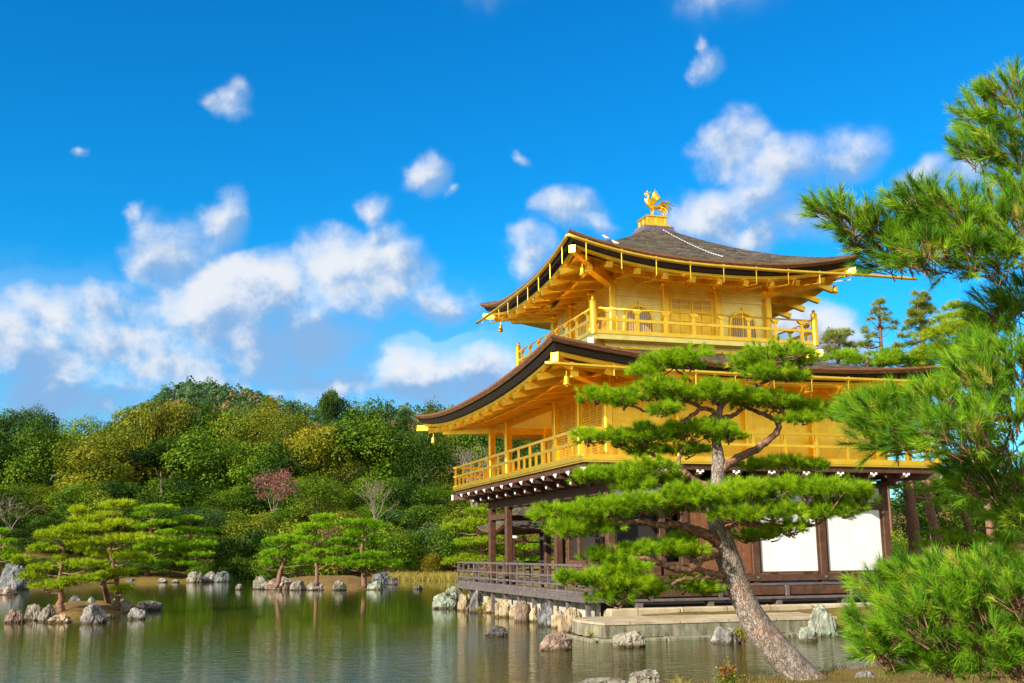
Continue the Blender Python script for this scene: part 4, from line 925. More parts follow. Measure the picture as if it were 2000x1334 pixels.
RK = [ # photo px x, waterline y, width, height, stone, label, peak
 (970,1244,50,23,'rock_dark','low dark rock in the pond left of the white topped boulder',0),
 (1086,1271,72,36,'rock_brown','broad boulder with a whitish lichened top standing in the pond',0),
 (1228,1266,74,35,'rock_pale','pale grey tan boulder standing in front of the landing edge',0),
 (1425,1259,68,36,'rock_grey','ridged grey boulder with a yellow plant on its right end',0),
 (1582,1254,40,30,'rock_green','small greenish grey rock at the foot of the tall boulder',0),
 (1612,1244,62,66,'rock_green','tall upright greenish boulder at the right end of the landing',.5),
 (1655,1224,34,30,'rock_brown','rounded brown rock right behind the tall greenish boulder',0),
 (1692,1252,52,30,'rock_pale','pale rock half hidden by the near pine needles',0),
 (868,1189,54,34,'rock_green','sloping greenish rock at the far left end of the foundation',.2),
 (881,1172,30,28,'rock_green','small rounded rock leaning behind the sloping greenish foundation rock',0),
 (908,1193,34,36,'rock_tan','orange tan foundation rock second from the left end',0),
 (930,1197,30,46,'rock_grey','upright dark grey foundation rock beside the first orange one',.5),
 (956,1197,32,34,'rock_tan','squarish tan foundation rock right of the upright grey one',0),
 (981,1206,32,38,'rock_tan','yellowish flat faced foundation rock in the middle of the row',0),
 (1005,1207,24,28,'rock_tan','small yellowish foundation rock left of the lumpy grey one',0),
 (1022,1215,38,44,'rock_brown','lumpy grey brown foundation rock in the middle of the row',.2),
 (1047,1215,28,34,'rock_tan','cracked tan foundation rock left of the blue grey upright',0),
 (1067,1224,38,48,'rock_blue','upright blue grey foundation rock near the landing',.3),
 (1092,1227,34,40,'rock_tan','smooth pale tan foundation rock right of the blue grey upright',0),
 (1116,1240,56,56,'rock_tan','large slanting brown and tan rock at the corner of the landing',.3),
 (1150,1212,46,22,'rock_tan','low tan rock lying under the near corner of the veranda',0),
 (22,1217,42,28,'rock_brown','brown rock at the left end of the front islet',0),
 (60,1212,38,34,'rock_pale','tilted pale rock on the left side of the front islet',.4),
 (88,1215,46,36,'rock_pale','big rounded grey rock before the leftmost islet trunk',0),
 (112,1217,48,18,'rock_tan','low tan rock at the waterline of the front islet',0),
 (176,1219,54,40,'rock_grey','ridged light grey rock jutting from the front of the islet',.4),
 (175,1190,26,26,'rock_green','pointed greenish stone behind the ridged grey rock',.9),
 (235,1197,50,30,'rock_pale','big mossy pale rock right of the leaning islet trunk',0),
 (264,1210,36,24,'rock_grey','small grey rock in the water off the right end of the islet',.3),
 (286,1193,52,20,'rock_dark','low dark mossy rock ending the front islet on the right',0),
 (143,1187,34,24,'rock_dark','dark mossy rock right behind the leftmost islet trunk',0),
 (208,1209,28,10,'rock_dark','flat dark stone between the ridged rock and the small grey rock',0),
 (512,1151,44,28,'rock_pale','pale knobbly rock at the left end of the far islet',.2),
 (545,1152,62,27,'rock_brown','broad smooth brownish rock on the left of the far islet',0),
 (579,1153,36,22,'rock_pale','pale speckled rock right of the broad brownish one',0),
 (614,1153,36,19,'rock_pale','whitish angular rock in the middle of the far islet front',.2),
 (661,1153,32,21,'rock_pale','whitish pointed rock right of the middle of the far islet',.4),
 (731,1152,34,23,'rock_green','mossy green rock at the foot of the far islet pine',0),
 (742,1141,42,26,'rock_blue','flat topped blue grey rock on the right of the far islet',0),
 (768,1142,22,15,'rock_dark','dark low rock at the right tip of the far islet',0),
 (815,1151,22,9,'rock_dark','small dark rock alone in the water left of the veranda',0),
 (465,1152,14,12,'rock_grey','tiny pointed rock alone in the pond left of the far islet',.6),
 (474,1130,20,15,'rock_pale','rounded pale rock on the far shore behind the tiny pointed rock',0),
 (505,1130,24,16,'rock_pale','smooth pale rock on the far shore behind the far islet',0),
 (380,1138,42,23,'rock_pale','large pale rock in the group on the left far shore',.2),
 (408,1137,30,22,'rock_grey','grey rock in the middle of the group on the left far shore',.2),
 (430,1137,36,22,'rock_blue','blue grey rock at the right of the group on the left far shore',0),
 (316,1138,20,10,'rock_pale','small pale rock on the shore right of the front islet pines',0),
 (341,1138,18,7,'rock_pale','flat little rock at the shore left of the pale group',0),
 (252,1138,22,10,'rock_blue','low blue grey rock at the shore behind the front islet',0),
 (14,1152,74,54,'rock_blue','huge blue grey boulder at the left edge of the pond',.4),
 (40,1140,34,36,'rock_grey','upright grey boulder behind the huge blue grey one',.2),
 (8,1162,40,16,'rock_brown','low brown rock at the foot of the huge blue grey boulder',0),
]
for i, (x, y, w, h, m_, lab, pk) in enumerate(RK): rock(x, y, w*.95, h*.95, m_, lab, 100+i, peak=pk*.7)
rock(1262, 1350, 78, 40, 'rock_pale', 'pale lichened rock at the bottom edge beside the straw tuft', 201, z=-.95)
rock(1180, 1347, 120, 20, 'rock_pale', 'long low lichened rock along the bottom edge of the picture', 202, z=-.95)
rock(1695, 1338, 50, 26, 'rock_grey', 'small grey stone on the near bank by the leaning trunk', 203, z=-.70)
rock(1700, 1180, 52, 18, 'rock_pale', 'flat pale stone at the right end of the wooden step', 204, z=-.62)
rock(1500, 1186, 12, 6, 'rock_pale', 'left one of two small white pebbles under the wooden step', 205, z=-.60); rock(1514, 1186, 12, 6, 'rock_pale', 'right one of two small white pebbles under the wooden step', 206, z=-.60)
def islet(name, label, pts, top):
    P = np.array([on_z(x, y, ZW)[:2] for x, y in pts]); c = P.mean(0); r = np.random.default_rng(5); mb = MB(); n = len(P); K = 8; vs = []
    Q = []
    for i in range(n):
        for s in range(5): Q.append(P[i]+(P[(i+1) % n]-P[i])*s/5)
    Q = np.array(Q); n = len(Q)
    for k in range(K+1):
        t = k/K; q = c+(Q-c)*(1.0-t); zz = ZW-.3+(top+.3)*math.sin(min(1, t*1.6)*math.pi/2)**.8
        for a in q: vs.append((a[0], a[1], zz+(.05*mnoise.noise(Vector((a[0]*2, a[1]*2, 0))) if k else 0)))
    fs = [(k*n+i, k*n+(i+1) % n, (k+1)*n+(i+1) % n, (k+1)*n+i) for k in range(K) for i in range(n)]
    mb.add(vs, fs); o = mb.build(name, M['islet'], smooth=True); return setp(o, label, 'islet', kind='structure')
islet('islet_ground', 'straw coloured mossy ground of the front islet', [(20,1212),(80,1212),(140,1214),(215,1206),(270,1196),(300,1188),(260,1180),(200,1178),(120,1180),(50,1192)], .26)
islet('islet_ground', 'straw coloured mossy ground of the far islet', [(500,1150),(560,1151),(640,1152),(720,1150),(765,1141),(740,1134),(660,1132),(570,1134),(510,1142)], .48)

# ------------------------------------------------------------------ needles and leaves
def unit(a): return a/(np.linalg.norm(a, axis=-1, keepdims=True)+1e-9)
def needles(c, d, n, ln, w, spread, r, shoot=0.0):
    """c,d: (T,3) tuft centres and directions -> thin triangles (T*n,3,3)"""
    T_ = len(c); dd = unit(d[:, None, :]+spread*r.normal(size=(T_, n, 3))*.75)
    base = c[:, None, :]+(d[:, None, :]*r.uniform(0, 1, (T_, n, 1))*shoot if shoot else 0)
    l = ln*r.uniform(.7, 1.1, (T_, n, 1)); sd_ = unit(np.cross(dd, r.normal(size=(T_, n, 3))))*w/2
    tip = base+dd*l; tip[..., 2] -= .04*l[..., 0]*r.uniform(0, 1, (T_, n))
    return np.stack([base-sd_, base+sd_, tip], 2).reshape(-1, 3, 3)
def pad_points(c, ax, r, n, lobes=7, frame=None):
    """tuft positions over a lumpy cushion: c centre, ax half sizes (right, away, up)"""
    fr = frame if frame is not None else (np.array((math.cos(YAW), -math.sin(YAW), 0)), np.array((math.sin(YAW), math.cos(YAW), 0)), np.array((0, 0, 1.)))
    th = r.uniform(0, 2*np.pi, lobes); rr = np.sqrt(r.uniform(.05, 1, lobes))*.68; lc = np.stack([np.cos(th)*rr, np.sin(th)*rr, r.uniform(-.25, .35, lobes)*(1-rr*.5)], 1); lr = r.uniform(.36, .56, lobes)
    k = r.integers(0, lobes, n); u = unit(r.normal(size=(n, 3))); u[:, 2] = np.where(u[:, 2] < 0, u[:, 2]*.45, u[:, 2]); q = lc[k]+u*lr[k, None]*np.cbrt(r.uniform(.25, 1, (n, 1)))
    nrm = unit(u*np.array((1, 1, .8))+lc[k]*.5+np.array((0, 0, .45))); q[:, 2] += .18*(1-np.minimum(1, (q[:, :2]**2).sum(1)))
    P = c+q[:, :1]*ax[0]*fr[0]+q[:, 1:2]*ax[1]*fr[1]+q[:, 2:]*ax[2]*fr[2]
    N = unit(nrm[:, :1]*fr[0]+nrm[:, 1:2]*fr[1]+nrm[:, 2:]*fr[2]); return P, N
def curve(pts, n=6):
    """Catmull-Rom through points"""
    P = np.array(pts, float); P = np.vstack([2*P[0]-P[1], P, 2*P[-1]-P[-2]]); out = []
    for i in range(1, len(P)-2):
        for t in np.linspace(0, 1, n, endpoint=False):
            out.append(.5*((2*P[i])+(-P[i-1]+P[i+1])*t+(2*P[i-1]-5*P[i]+4*P[i+1]-P[i+2])*t*t+(-P[i-1]+3*P[i]-3*P[i+1]+P[i+2])*t**3))
    out.append(P[-2]); return np.array(out)
def wobble(p, r, a):
    q = p+r.normal(size=p.shape)*a; q[0] = p[0]; return q

# ------------------------------------------------------------------ the leaning pine in front of the pavilion
def build_main_pine():
    r = np.random.default_rng(11); D0 = 13.1
    base = at(1592, 1352, D0); zb = gz(base[0], base[1])
    o = thing('leaning_pine', 'big leaning cloud pruned pine on the near bank in front of the pavilion', 'pine tree', (base[0], base[1], zb))
    A = lambda x, y, dd=0.0: at(x, y, D0+dd)
    def rad(w): return w*D0/FPX/2
    tr = [(1612,1380,0,84),(1592,1352,0,74),(1560,1315,0,62),(1500,1250,.02,56),(1464,1195,.03,51),(1438,1135,.05,48),(1418,1080,.05,46),(1406,1035,.05,44),(1400,1000,.1,38),(1402,955,.1,31),(1403,915,.12,27),(1402,880,.15,20),(1398,855,.18,17),(1402,825,.2,15),(1408,795,.22,12),(1430,775,.24,9),(1470,755,.26,7)]
    P = curve([A(x, y, d) for x, y, d, w in tr], 7); k = np.interp(np.linspace(0, len(tr)-1, len(P)), range(len(tr)), [rad(w) for *_, w in tr])
    k *= 1+.04*np.sin(np.linspace(0, 40, len(k)))
    MB().tube(P, k, 28, jit=.02).build('trunk', M['pine_bark'], o, smooth=True)
    br = [ # px x, y, depth offset, width px
     [(1408,1075,0,26),(1390,1081,-.1,26),(1368,1088,-.2,25),(1352,1108,-.3,21),(1325,1112,-.4,17),(1298,1104,-.5,14),(1270,1092,-.6,9),(1230,1088,-.6,6)],
     [(1416,1118,0,18),(1400,1124,-.1,16),(1378,1117,-.2,14),(1350,1106,-.25,12)],
     [(1400,1124,-.1,10),(1360,1132,-.3,10),(1335,1130,-.4,8),(1300,1150,-.5,6),(1280,1162,-.55,5)],
     [(1404,1058,0,28),(1385,1046,-.1,24),(1350,1033,-.2,20),(1316,1024,-.3,16),(1285,1026,-.4,13),(1255,1017,-.5,12),(1225,1020,-.5,10),(1195,1018,-.6,7),(1120,1010,-.6,4)],
     [(1410,1030,0,18),(1440,1020,-.15,16),(1472,1023,-.3,15),(1503,1029,-.4,13),(1542,1024,-.45,10),(1590,1026,-.5,6),(1640,990,-.5,4)],
     [(1402,958,.1,20),(1382,950,.1,19),(1360,942,.15,17),(1340,925,.2,15),(1322,922,.25,14),(1305,905,.3,12),(1285,893,.35,9),(1255,880,.4,6),(1200,865,.4,4)],
     [(1340,928,.2,13),(1322,940,.1,12),(1300,950,.0,10),(1270,944,-.1,7),(1215,935,-.2,4)],
     [(1322,922,.25,10),(1326,905,.25,9),(1330,885,.25,7),(1340,868,.2,5)],
     [(1406,922,.1,20),(1420,908,.12,19),(1446,892,.15,18),(1481,874,.2,17),(1506,856,.25,14),(1521,838,.3,13),(1518,822,.3,12),(1500,812,.3,11),(1475,803,.35,9),(1455,795,.35,6)],
     [(1518,822,.3,10),(1545,815,.3,8),(1590,808,.35,6),(1630,806,.4,4)],
     [(1402,835,.2,13),(1385,822,.15,11),(1395,806,.1,10),(1372,798,.05,9),(1350,812,0,9),(1328,828,-.1,7)],
     [(1372,798,.05,9),(1345,785,0,8),(1310,790,-.1,7),(1275,806,-.15,6),(1220,788,-.2,4)],
     [(1405,815,.2,11),(1430,812,.2,10),(1450,800,.25,8)],
     [(1470,755,.26,8),(1490,748,.25,8),(1510,737,.25,6),(1530,715,.25,4)],
     [(1408,795,.22,9),(1385,775,.2,7),(1350,745,.15,6),(1320,720,.1,4)],
     [(1400,985,.1,14),(1450,985,.3,10),(1500,935,.6,7),(1540,912,.8,5)]]
    for b_ in br:
        P = curve([A(x, y, d) for x, y, d, w in b_], 6); k = np.interp(np.linspace(0, len(b_)-1, len(P)), range(len(b_)), [rad(w)*.9 for *_, w in b_])
        MB().tube(wobble(P, r, .006), k, 12, jit=.05).build('branch', M['branch'], o, smooth=True)
    pads = [ # px centre, half width, half height, depth offset
     (1290,705,50,24,.1),(1345,700,55,28,.1),(1265,725,34,14,.0),(1455,712,50,24,.3),(1510,690,60,28,.25),(1560,700,42,26,.3),(1500,728,60,18,.1),(1545,735,34,12,.2),
     (1165,772,40,22,-.2),(1215,780,45,22,-.2),(1270,762,55,30,-.1),(1330,765,60,34,-.1),(1395,765,55,34,.0),(1290,800,42,14,-.3),
     (1455,780,50,25,.3),(1520,785,58,26,.3),(1585,795,52,28,.4),(1635,808,32,18,.4),(1560,818,40,12,.2),
     (1150,855,36,20,.2),(1205,855,48,24,.3),(1265,845,58,32,.3),(1330,842,58,32,.1),(1400,838,48,24,.0),(1425,850,30,18,-.1),(1340,878,50,16,.3),(1260,880,46,14,.4),
     (1470,907,45,16,.7),(1530,905,55,18,.8),(1585,910,34,12,.8),
     (1150,930,40,20,-.2),(1205,925,48,24,-.2),(1265,915,52,26,-.1),(1240,950,40,12,-.3),(1300,935,30,16,.1),
     (1085,1005,44,26,-.6),(1135,1000,50,30,-.6),(1195,990,55,28,-.5),(1255,980,58,28,-.5),(1310,985,50,30,-.4),(1110,1035,42,20,-.7),(1170,1030,46,18,-.6),
     (1340,965,52,32,-.5),(1395,970,58,40,-.6),(1450,960,60,38,-.6),(1510,960,58,36,-.6),(1570,955,56,32,-.6),(1630,958,54,34,-.6),(1685,962,42,32,-.6),(1440,1003,54,22,-.6),(1520,1000,54,22,-.6),(1590,1000,50,22,-.6),(1650,995,44,18,-.6),
     (1465,1045,40,17,.2),(1505,1040,38,17,.2),(1540,1030,46,14,-.5),
     (1180,1085,42,22,-.5),(1240,1075,45,20,-.5),(1300,1070,46,20,-.4),(1355,1075,36,18,-.2),(1330,1055,30,12,-.2),
     (1125,1130,32,20,-.7),(1170,1130,46,26,-.7),(1225,1140,52,28,-.7),(1205,1165,50,18,-.7),(1265,1150,34,22,-.6),(1340,1140,44,16,-.2),(1380,1150,34,14,.0),(1220,1110,46,18,-.6)]
    VS = []; TN = []; twig = MB()
    for i, (x, y, rx, ry, dd) in enumerate(pads):
        c = A(x, y+ry*.15, dd+r.uniform(-.08, .08)); s = (D0+dd)/FPX; n = int(60*(rx*ry/1200.)**.9)+36
        Pp, N = pad_points(c, (rx*s*1.04, rx*s*.9, ry*s*.92), r, n, 8)
        old = .12 if r.uniform() < .15 else 0
        VS.append(needles(Pp, N, 52, .098, .0050, .60, r, .04)); tn = np.clip(r.normal(.52, .13, n)+old, 0, 1); TN.append(np.repeat(tn, 52)+r.normal(0, .07, n*52))
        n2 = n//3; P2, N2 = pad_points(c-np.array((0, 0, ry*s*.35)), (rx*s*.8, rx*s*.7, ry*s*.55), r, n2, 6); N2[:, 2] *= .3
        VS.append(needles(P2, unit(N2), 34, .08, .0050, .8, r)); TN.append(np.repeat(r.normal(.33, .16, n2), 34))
        for _ in range(9):
            e = Pp[r.integers(0, n)]; q = c-np.array((0, 0, ry*s*.5))+r.normal(size=3)*rx*s*.12; twig.tube(wobble(curve([q, (q+e)/2+np.array((0, 0, -.02)), e], 3), r, .006), np.linspace(.011, .004, 7), 5, cap=False)
    # scattered rusty old needles
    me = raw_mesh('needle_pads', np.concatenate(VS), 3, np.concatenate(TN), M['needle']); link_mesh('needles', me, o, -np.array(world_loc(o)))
    setp(twig.build('twigs', M['branch'], o, smooth=True), kind='stuff')
build_main_pine()

# ------------------------------------------------------------------ the near pine at the right edge
def build_near_pine():
    r = np.random.default_rng(23); base = at(2230, 1200, 6.6); base[2] = gz(base[0], base[1])
    o = thing('foreground_pine', 'near pine with long needles reaching in from the right edge', 'pine tree', base)
    tp = [base-np.array((0, 0, .3)), at(2210, 1200, 6.6), at(2200, 900, 6.5), at(2170, 600, 6.4), at(2180, 300, 6.3), at(2150, 0, 6.3)]
    P = curve(tp, 8); MB().tube(P, np.linspace(.16, .05, len(P)), 18, jit=.02).build('trunk', M['pine_bark'], o, smooth=True)
    pads = [(1925,225,50,46,6.6),(1975,200,45,50,6.5),(1905,300,36,22,6.6),(1960,285,45,34,6.5),(1985,335,36,30,6.5),
     (1965,395,45,30,6.2),(1625,412,36,14,6.0),(1665,440,42,24,6),(1705,465,50,32,6),(1765,440,50,40,5.9),(1800,400,52,34,5.9),(1850,425,60,44,5.8),(1915,435,60,44,5.8),(1975,455,46,50,5.8),(1730,505,50,28,6),(1795,500,60,34,5.9),(1865,505,64,34,5.8),(1940,515,56,32,5.8),
     (1950,615,46,32,6.2),(1990,585,36,42,6.2),
     (1705,812,40,22,5.6),(1760,806,50,24,5.5),(1828,796,54,28,5.5),(1900,758,58,40,5.6),(1965,725,54,54,5.7),(1725,855,46,34,5.5),(1790,850,64,40,5.4),(1865,850,66,48,5.4),(1945,840,60,56,5.4),(1890,705,44,22,6),(1945,668,50,26,6.1),(1700,820,36,28,5.6),
     (1905,935,50,36,5.6),(1970,940,44,54,5.6),(1985,1010,30,26,5.6),
     (1735,1150,44,28,5.6),(1800,1135,56,32,5.5),(1880,1140,64,38,5.5),(1960,1145,54,46,5.4),(1725,1225,46,36,5.5),(1795,1215,64,44,5.4),(1885,1225,66,46,5.4),(1965,1225,46,50,5.4),(1715,1275,30,22,5.5),(1785,1280,50,24,5.5),(1880,1290,44,24,5.5),(1840,1180,56,34,5.3),(1930,1285,48,26,5.4),(1985,1300,34,26,5.4),(1830,1300,44,18,5.5)]
    brs = [[(2170,620,6.4,40),(2080,520,6.1,26),(2000,478,5.9,16),(1900,470,5.85,12),(1800,455,5.9,9),(1700,450,6.0,6),(1625,415,6.0,3)],
           [(2180,400,6.4,30),(2080,300,6.5,20),(1990,260,6.5,12),(1930,240,6.6,7),(1900,215,6.6,3)],[(2080,520,6.1,18),(2010,400,6.2,10),(1960,395,6.2,5)],
           [(2170,640,6.4,24),(2060,625,6.2,14),(1990,600,6.2,9),(1940,615,6.2,4)],[(2195,860,6.5,40),(2080,830,5.8,24),(1980,815,5.5,15),(1880,830,5.4,11),(1790,845,5.4,8),(1710,825,5.55,4)],
           [(1980,815,5.5,10),(1930,760,5.6,8),(1850,790,5.5,6),(1740,805,5.5,3)],[(1980,815,5.5,8),(1950,720,5.8,7),(1945,668,6.1,4),(1890,705,6.0,3)],[(2080,830,5.8,14),(2010,900,5.6,9),(1975,960,5.6,6),(1985,1020,5.6,3)],[(1975,930,5.6,6),(1905,935,5.6,3)],
           [(2215,1180,6.6,40),(2090,1170,5.8,24),(1980,1180,5.4,14),(1890,1195,5.4,10),(1800,1190,5.4,7),(1730,1190,5.5,4)],[(1980,1180,5.4,9),(1890,1140,5.5,7),(1800,1135,5.5,5),(1735,1150,5.6,3)],[(1890,1195,5.4,8),(1840,1240,5.4,6),(1785,1275,5.5,4),(1715,1275,5.5,3)],[(1980,1180,5.4,7),(1965,1240,5.4,5),(1880,1290,5.5,3)]]
    for b_ in brs:
        P = curve([at(x, y, d) for x, y, d, w in b_], 6); k = np.interp(np.linspace(0, len(b_)-1, len(P)), range(len(b_)), [w*d/FPX/2 for _, _, d, w in b_])
        MB().tube(wobble(P, r, .004), k, 10, jit=.04).build('branch', M['branch'], o, smooth=True)
    VS = []; TN = []; tw = MB()
    cr = np.array((math.cos(YAW), -math.sin(YAW), 0)); cf = np.array((math.sin(YAW), math.cos(YAW), 0))
    for (x, y, rx, ry, d) in pads:
        s = d/FPX; n = int(20+rx*ry/58.)
        c = at(x, y, d+r.uniform(-.1, .1)); q = unit(r.normal(size=(n, 3)))*np.cbrt(r.uniform(.1, 1, (n, 1)))
        Pp = c+q[:, :1]*rx*s*cr+q[:, 1:2]*rx*s*1.1*cf+q[:, 2:]*ry*s*np.array((0, 0, 1.))
        N = unit(q[:, :1]*cr*.7+q[:, 1:2]*cf*.7+np.outer(q[:, 2]*.5+.55, (0, 0, 1.))-cr*.40+r.normal(size=(n, 3))*.25)
        sh = .09; nn = 76
        VS.append(needles(Pp, N, nn, .084, .0030, .46, r, sh)); TN.append(np.repeat(np.clip(r.normal(.52, .2, n), 0, .95), nn)+r.normal(0, .07, n*nn))
        for p, nr in zip(Pp, N):
            tw.tube([p-nr*.07+np.array((0, 0, -.01)), p-nr*.02, p+nr*(sh+.01)], [.0032, .0028, .0018], 5, cap=False)
    me = raw_mesh('long_needles', np.concatenate(VS), 3, np.concatenate(TN), M['needle_near']); link_mesh('needles', me, o, -np.array(world_loc(o)))
    setp(tw.build('twigs', M['branch'], o, smooth=True), kind='stuff')
build_near_pine()

# ------------------------------------------------------------------ cloud pruned pines on the islets and shores
def niwaki(label, d, trunk, pads, m_, seed, group=None, sc=(1, 1, 0, 0), z=None, name='cloud_pruned_pine'):
    """trunk: px points with width; pads: px centre and half sizes; sc maps zoomed-in readings to photo px"""
    r = np.random.default_rng(seed); X = lambda u: sc[2]+u/sc[0]; Y = lambda v: sc[3]+v/sc[1]; s = d/FPX
    tp = [at(X(u), Y(v), d) for u, v, w in trunk]; base = tp[0].copy(); base[2] = (z if z is not None else gz(base[0], base[1]))-.1; tp[0] = base
    o = thing(name, label, 'pine tree', base, group); tb = MB()
    P = curve(tp, 6); k = np.interp(np.linspace(0, len(tp)-1, len(P)), range(len(tp)), [w/sc[0]*s/2*.8 for *_, w in trunk]); tb.tube(wobble(P, r, .02), k, 10, jit=.06)
    VS = []; TN = []; zt = np.array([p[2] for p in P])
    for (u, v, a, h) in pads:
        dd = r.uniform(-.5, .5)*a/sc[0]*s*1.2; c = at(X(u), Y(v)+h/sc[1]*.15, d+dd); A_ = a/sc[0]*s*1.1; H_ = max(h/sc[1]*s, .12); n = int(min(300, 34+A_*A_*95+A_*55)); 
        Pp, N = pad_points(c, (A_*1.02, A_*.8, H_), r, n, 9); N = unit(N+np.array((0, 0, .25)))
        q = 16; VS.append(needles(Pp, N, q, .15+.0012*d, .012+.00032*d, .75, r, .05)); TN.append(np.repeat(np.clip(r.normal(.52, .16, n), 0, 1), q)+r.normal(0, .08, n*q))
        cc = c-np.array((0, 0, H_*.75)); i = int(np.argmin(np.abs(zt-(cc[2]-.15*A_)))); st = P[i]; md = (st+cc)/2-np.array((0, 0, .06*A_)); rr = max(.012, k[i]*.45)
        tb.tube(wobble(curve([st, md, cc, cc+(c-st)*np.array((.25, .25, 0))], 4), r, .018), np.linspace(rr, .006, 13), 6, cap=False)
        for _ in range(4): e = Pp[r.integers(0, n)]; tb.tube([cc, (cc+e)/2-np.array((0, 0, .03)), e], [rr*.45, rr*.3, .004], 4, cap=False)
    tb.build('trunk', M['branch'], o, smooth=True); me = raw_mesh('needle_pads', np.concatenate(VS), 3, np.concatenate(TN), M[m_]); link_mesh('needles', me, o, -np.array(world_loc(o)))
    return o
S5 = (3.706, 3.706, 0, 900); S6 = (4.17, 4.17, 440, 880)
ISL = 'cloud pruned pines on the islets and shores'
d1 = depth_of(on_z(119, 1192, ZW+.2)); d2 = depth_of(on_z(215, 1186, ZW+.2)); d3 = depth_of(on_z(620, 1143, ZW+.4))
niwaki('yellow green pruned pine at the left of the front islet', d1, [(440,1075,75),(445,1000,58),(433,860,36),(450,740,30),(462,650,24),(430,610,14),(410,590,8)],
 [(380,540,140,34),(540,490,130,38),(330,635,110,38),(560,640,110,32),(150,722,62,24),(310,785,95,34),(620,755,150,42),(230,840,105,42),(320,905,130,38),(450,895,90,26),(430,712,45,18),(600,860,120,26),(480,560,110,28)], 'needle_yellow', 301, ISL, S5, ZW+.2)
niwaki('tallest yellow green pruned pine with forked trunk on the front islet', d2, [(850,985,50),(845,880,46),(825,780,40),(805,640,34),(800,560,30),(802,440,20),(830,380,9)],
 [(850,330,140,38),(780,405,110,38),(620,425,120,34),(560,365,65,24),(900,455,140,38),(700,490,110,34),(650,590,130,38),(900,570,170,44),(820,680,170,42),(980,700,140,34),(860,820,105,34),(890,935,95,26),(560,600,90,28),(1030,560,90,30),(720,850,110,28)], 'needle_yellow', 302, ISL, S5, ZW+.2)
b_ = MB(); Pq = curve([on_z(214, 1186, ZW+.1), at(205, 1150, d2), at(200, 1140, d2), at(216, 1122, d2)], 5); b_.tube(Pq, np.linspace(.11, .07, len(Pq)), 10, jit=.05); setp(b_.build('bare_pine', M['branch'], smooth=True), 'bare leaning pine trunk rising between the islet rocks', 'pine tree')
niwaki('green pruned pine behind the right side of the front islet', depth_of(on_ground(288, 1131))+1.5, [(1065,835,50),(1068,760,36),(1078,620,30),(1092,520,30),(1098,430,22),(1130,380,10)],
 [(1130,345,140,28),(1060,388,90,24),(1160,452,95,28),(1110,585,125,34),(1060,632,85,24),(1170,640,85,28),(1100,722,150,34),(1000,690,80,26),(1040,480,80,24),(1190,520,70,20)], 'needle_green', 303, ISL, S5)
niwaki('slender layered pine above the pale rocks on the far shore', depth_of(on_ground(365, 1131))+1.5, [(1352,800,36),(1355,720,30),(1362,640,26),(1378,540,24),(1385,480,16),(1370,440,8)],
 [(1380,420,95,24),(1400,502,150,24),(1285,522,65,17),(1390,602,160,34),(1330,640,75,20),(1450,682,105,22),(1310,684,58,15),(1310,745,125,28),(1480,762,58,20)], 'needle_green', 304, ISL, S5)
niwaki('fresh green pine at the left edge above the blue grey boulder', depth_of(on_z(14, 1150, ZW))+3, [(-20,960,40),(-10,800,34),(0,650,26),(10,520,14)],
 [(20,520,45,32),(35,590,62,34),(45,665,88,42),(15,880,50,30),(60,700,60,24),(-30,760,70,40)], 'needle_green', 305, ISL, S5)
niwaki('leaning green pine at the left end of the far islet', d3, [(425,1040,50),(450,985,44),(475,920,38),(490,870,30),(470,800,16)],
 [(480,742,150,38),(395,842,110,46),(350,925,76,42),(540,850,75,30),(590,962,115,24),(640,905,100,32),(560,720,90,26)], 'needle_green', 306, ISL, S6, ZW+.4)
niwaki('tall thin green pine in the middle of the far islet', d3+3, [(748,1010,44),(742,900,34),(736,800,30),(736,660,26),(760,590,12)],
 [(720,622,130,32),(790,550,115,28),(640,672,76,24),(670,722,85,32),(700,790,115,36),(785,832,86,28),(725,872,86,28),(870,600,70,24)], 'needle_green', 307, ISL, S6, ZW+.4)
niwaki('broad spreading green pine on the right of the far islet', d3-1, [(1135,1075,60),(1125,980,54),(1112,860,44),(1118,770,36),(1150,690,22),(1160,640,10)],
 [(1060,592,150,30),(1250,612,95,30),(1090,672,120,38),(930,745,115,34),(1200,752,140,42),(950,812,120,38),(1190,862,160,38),(940,905,160,42),(1330,930,115,48),(1080,930,130,38),(1180,590,80,26)], 'needle_green', 308, ISL, S6, ZW+.4)
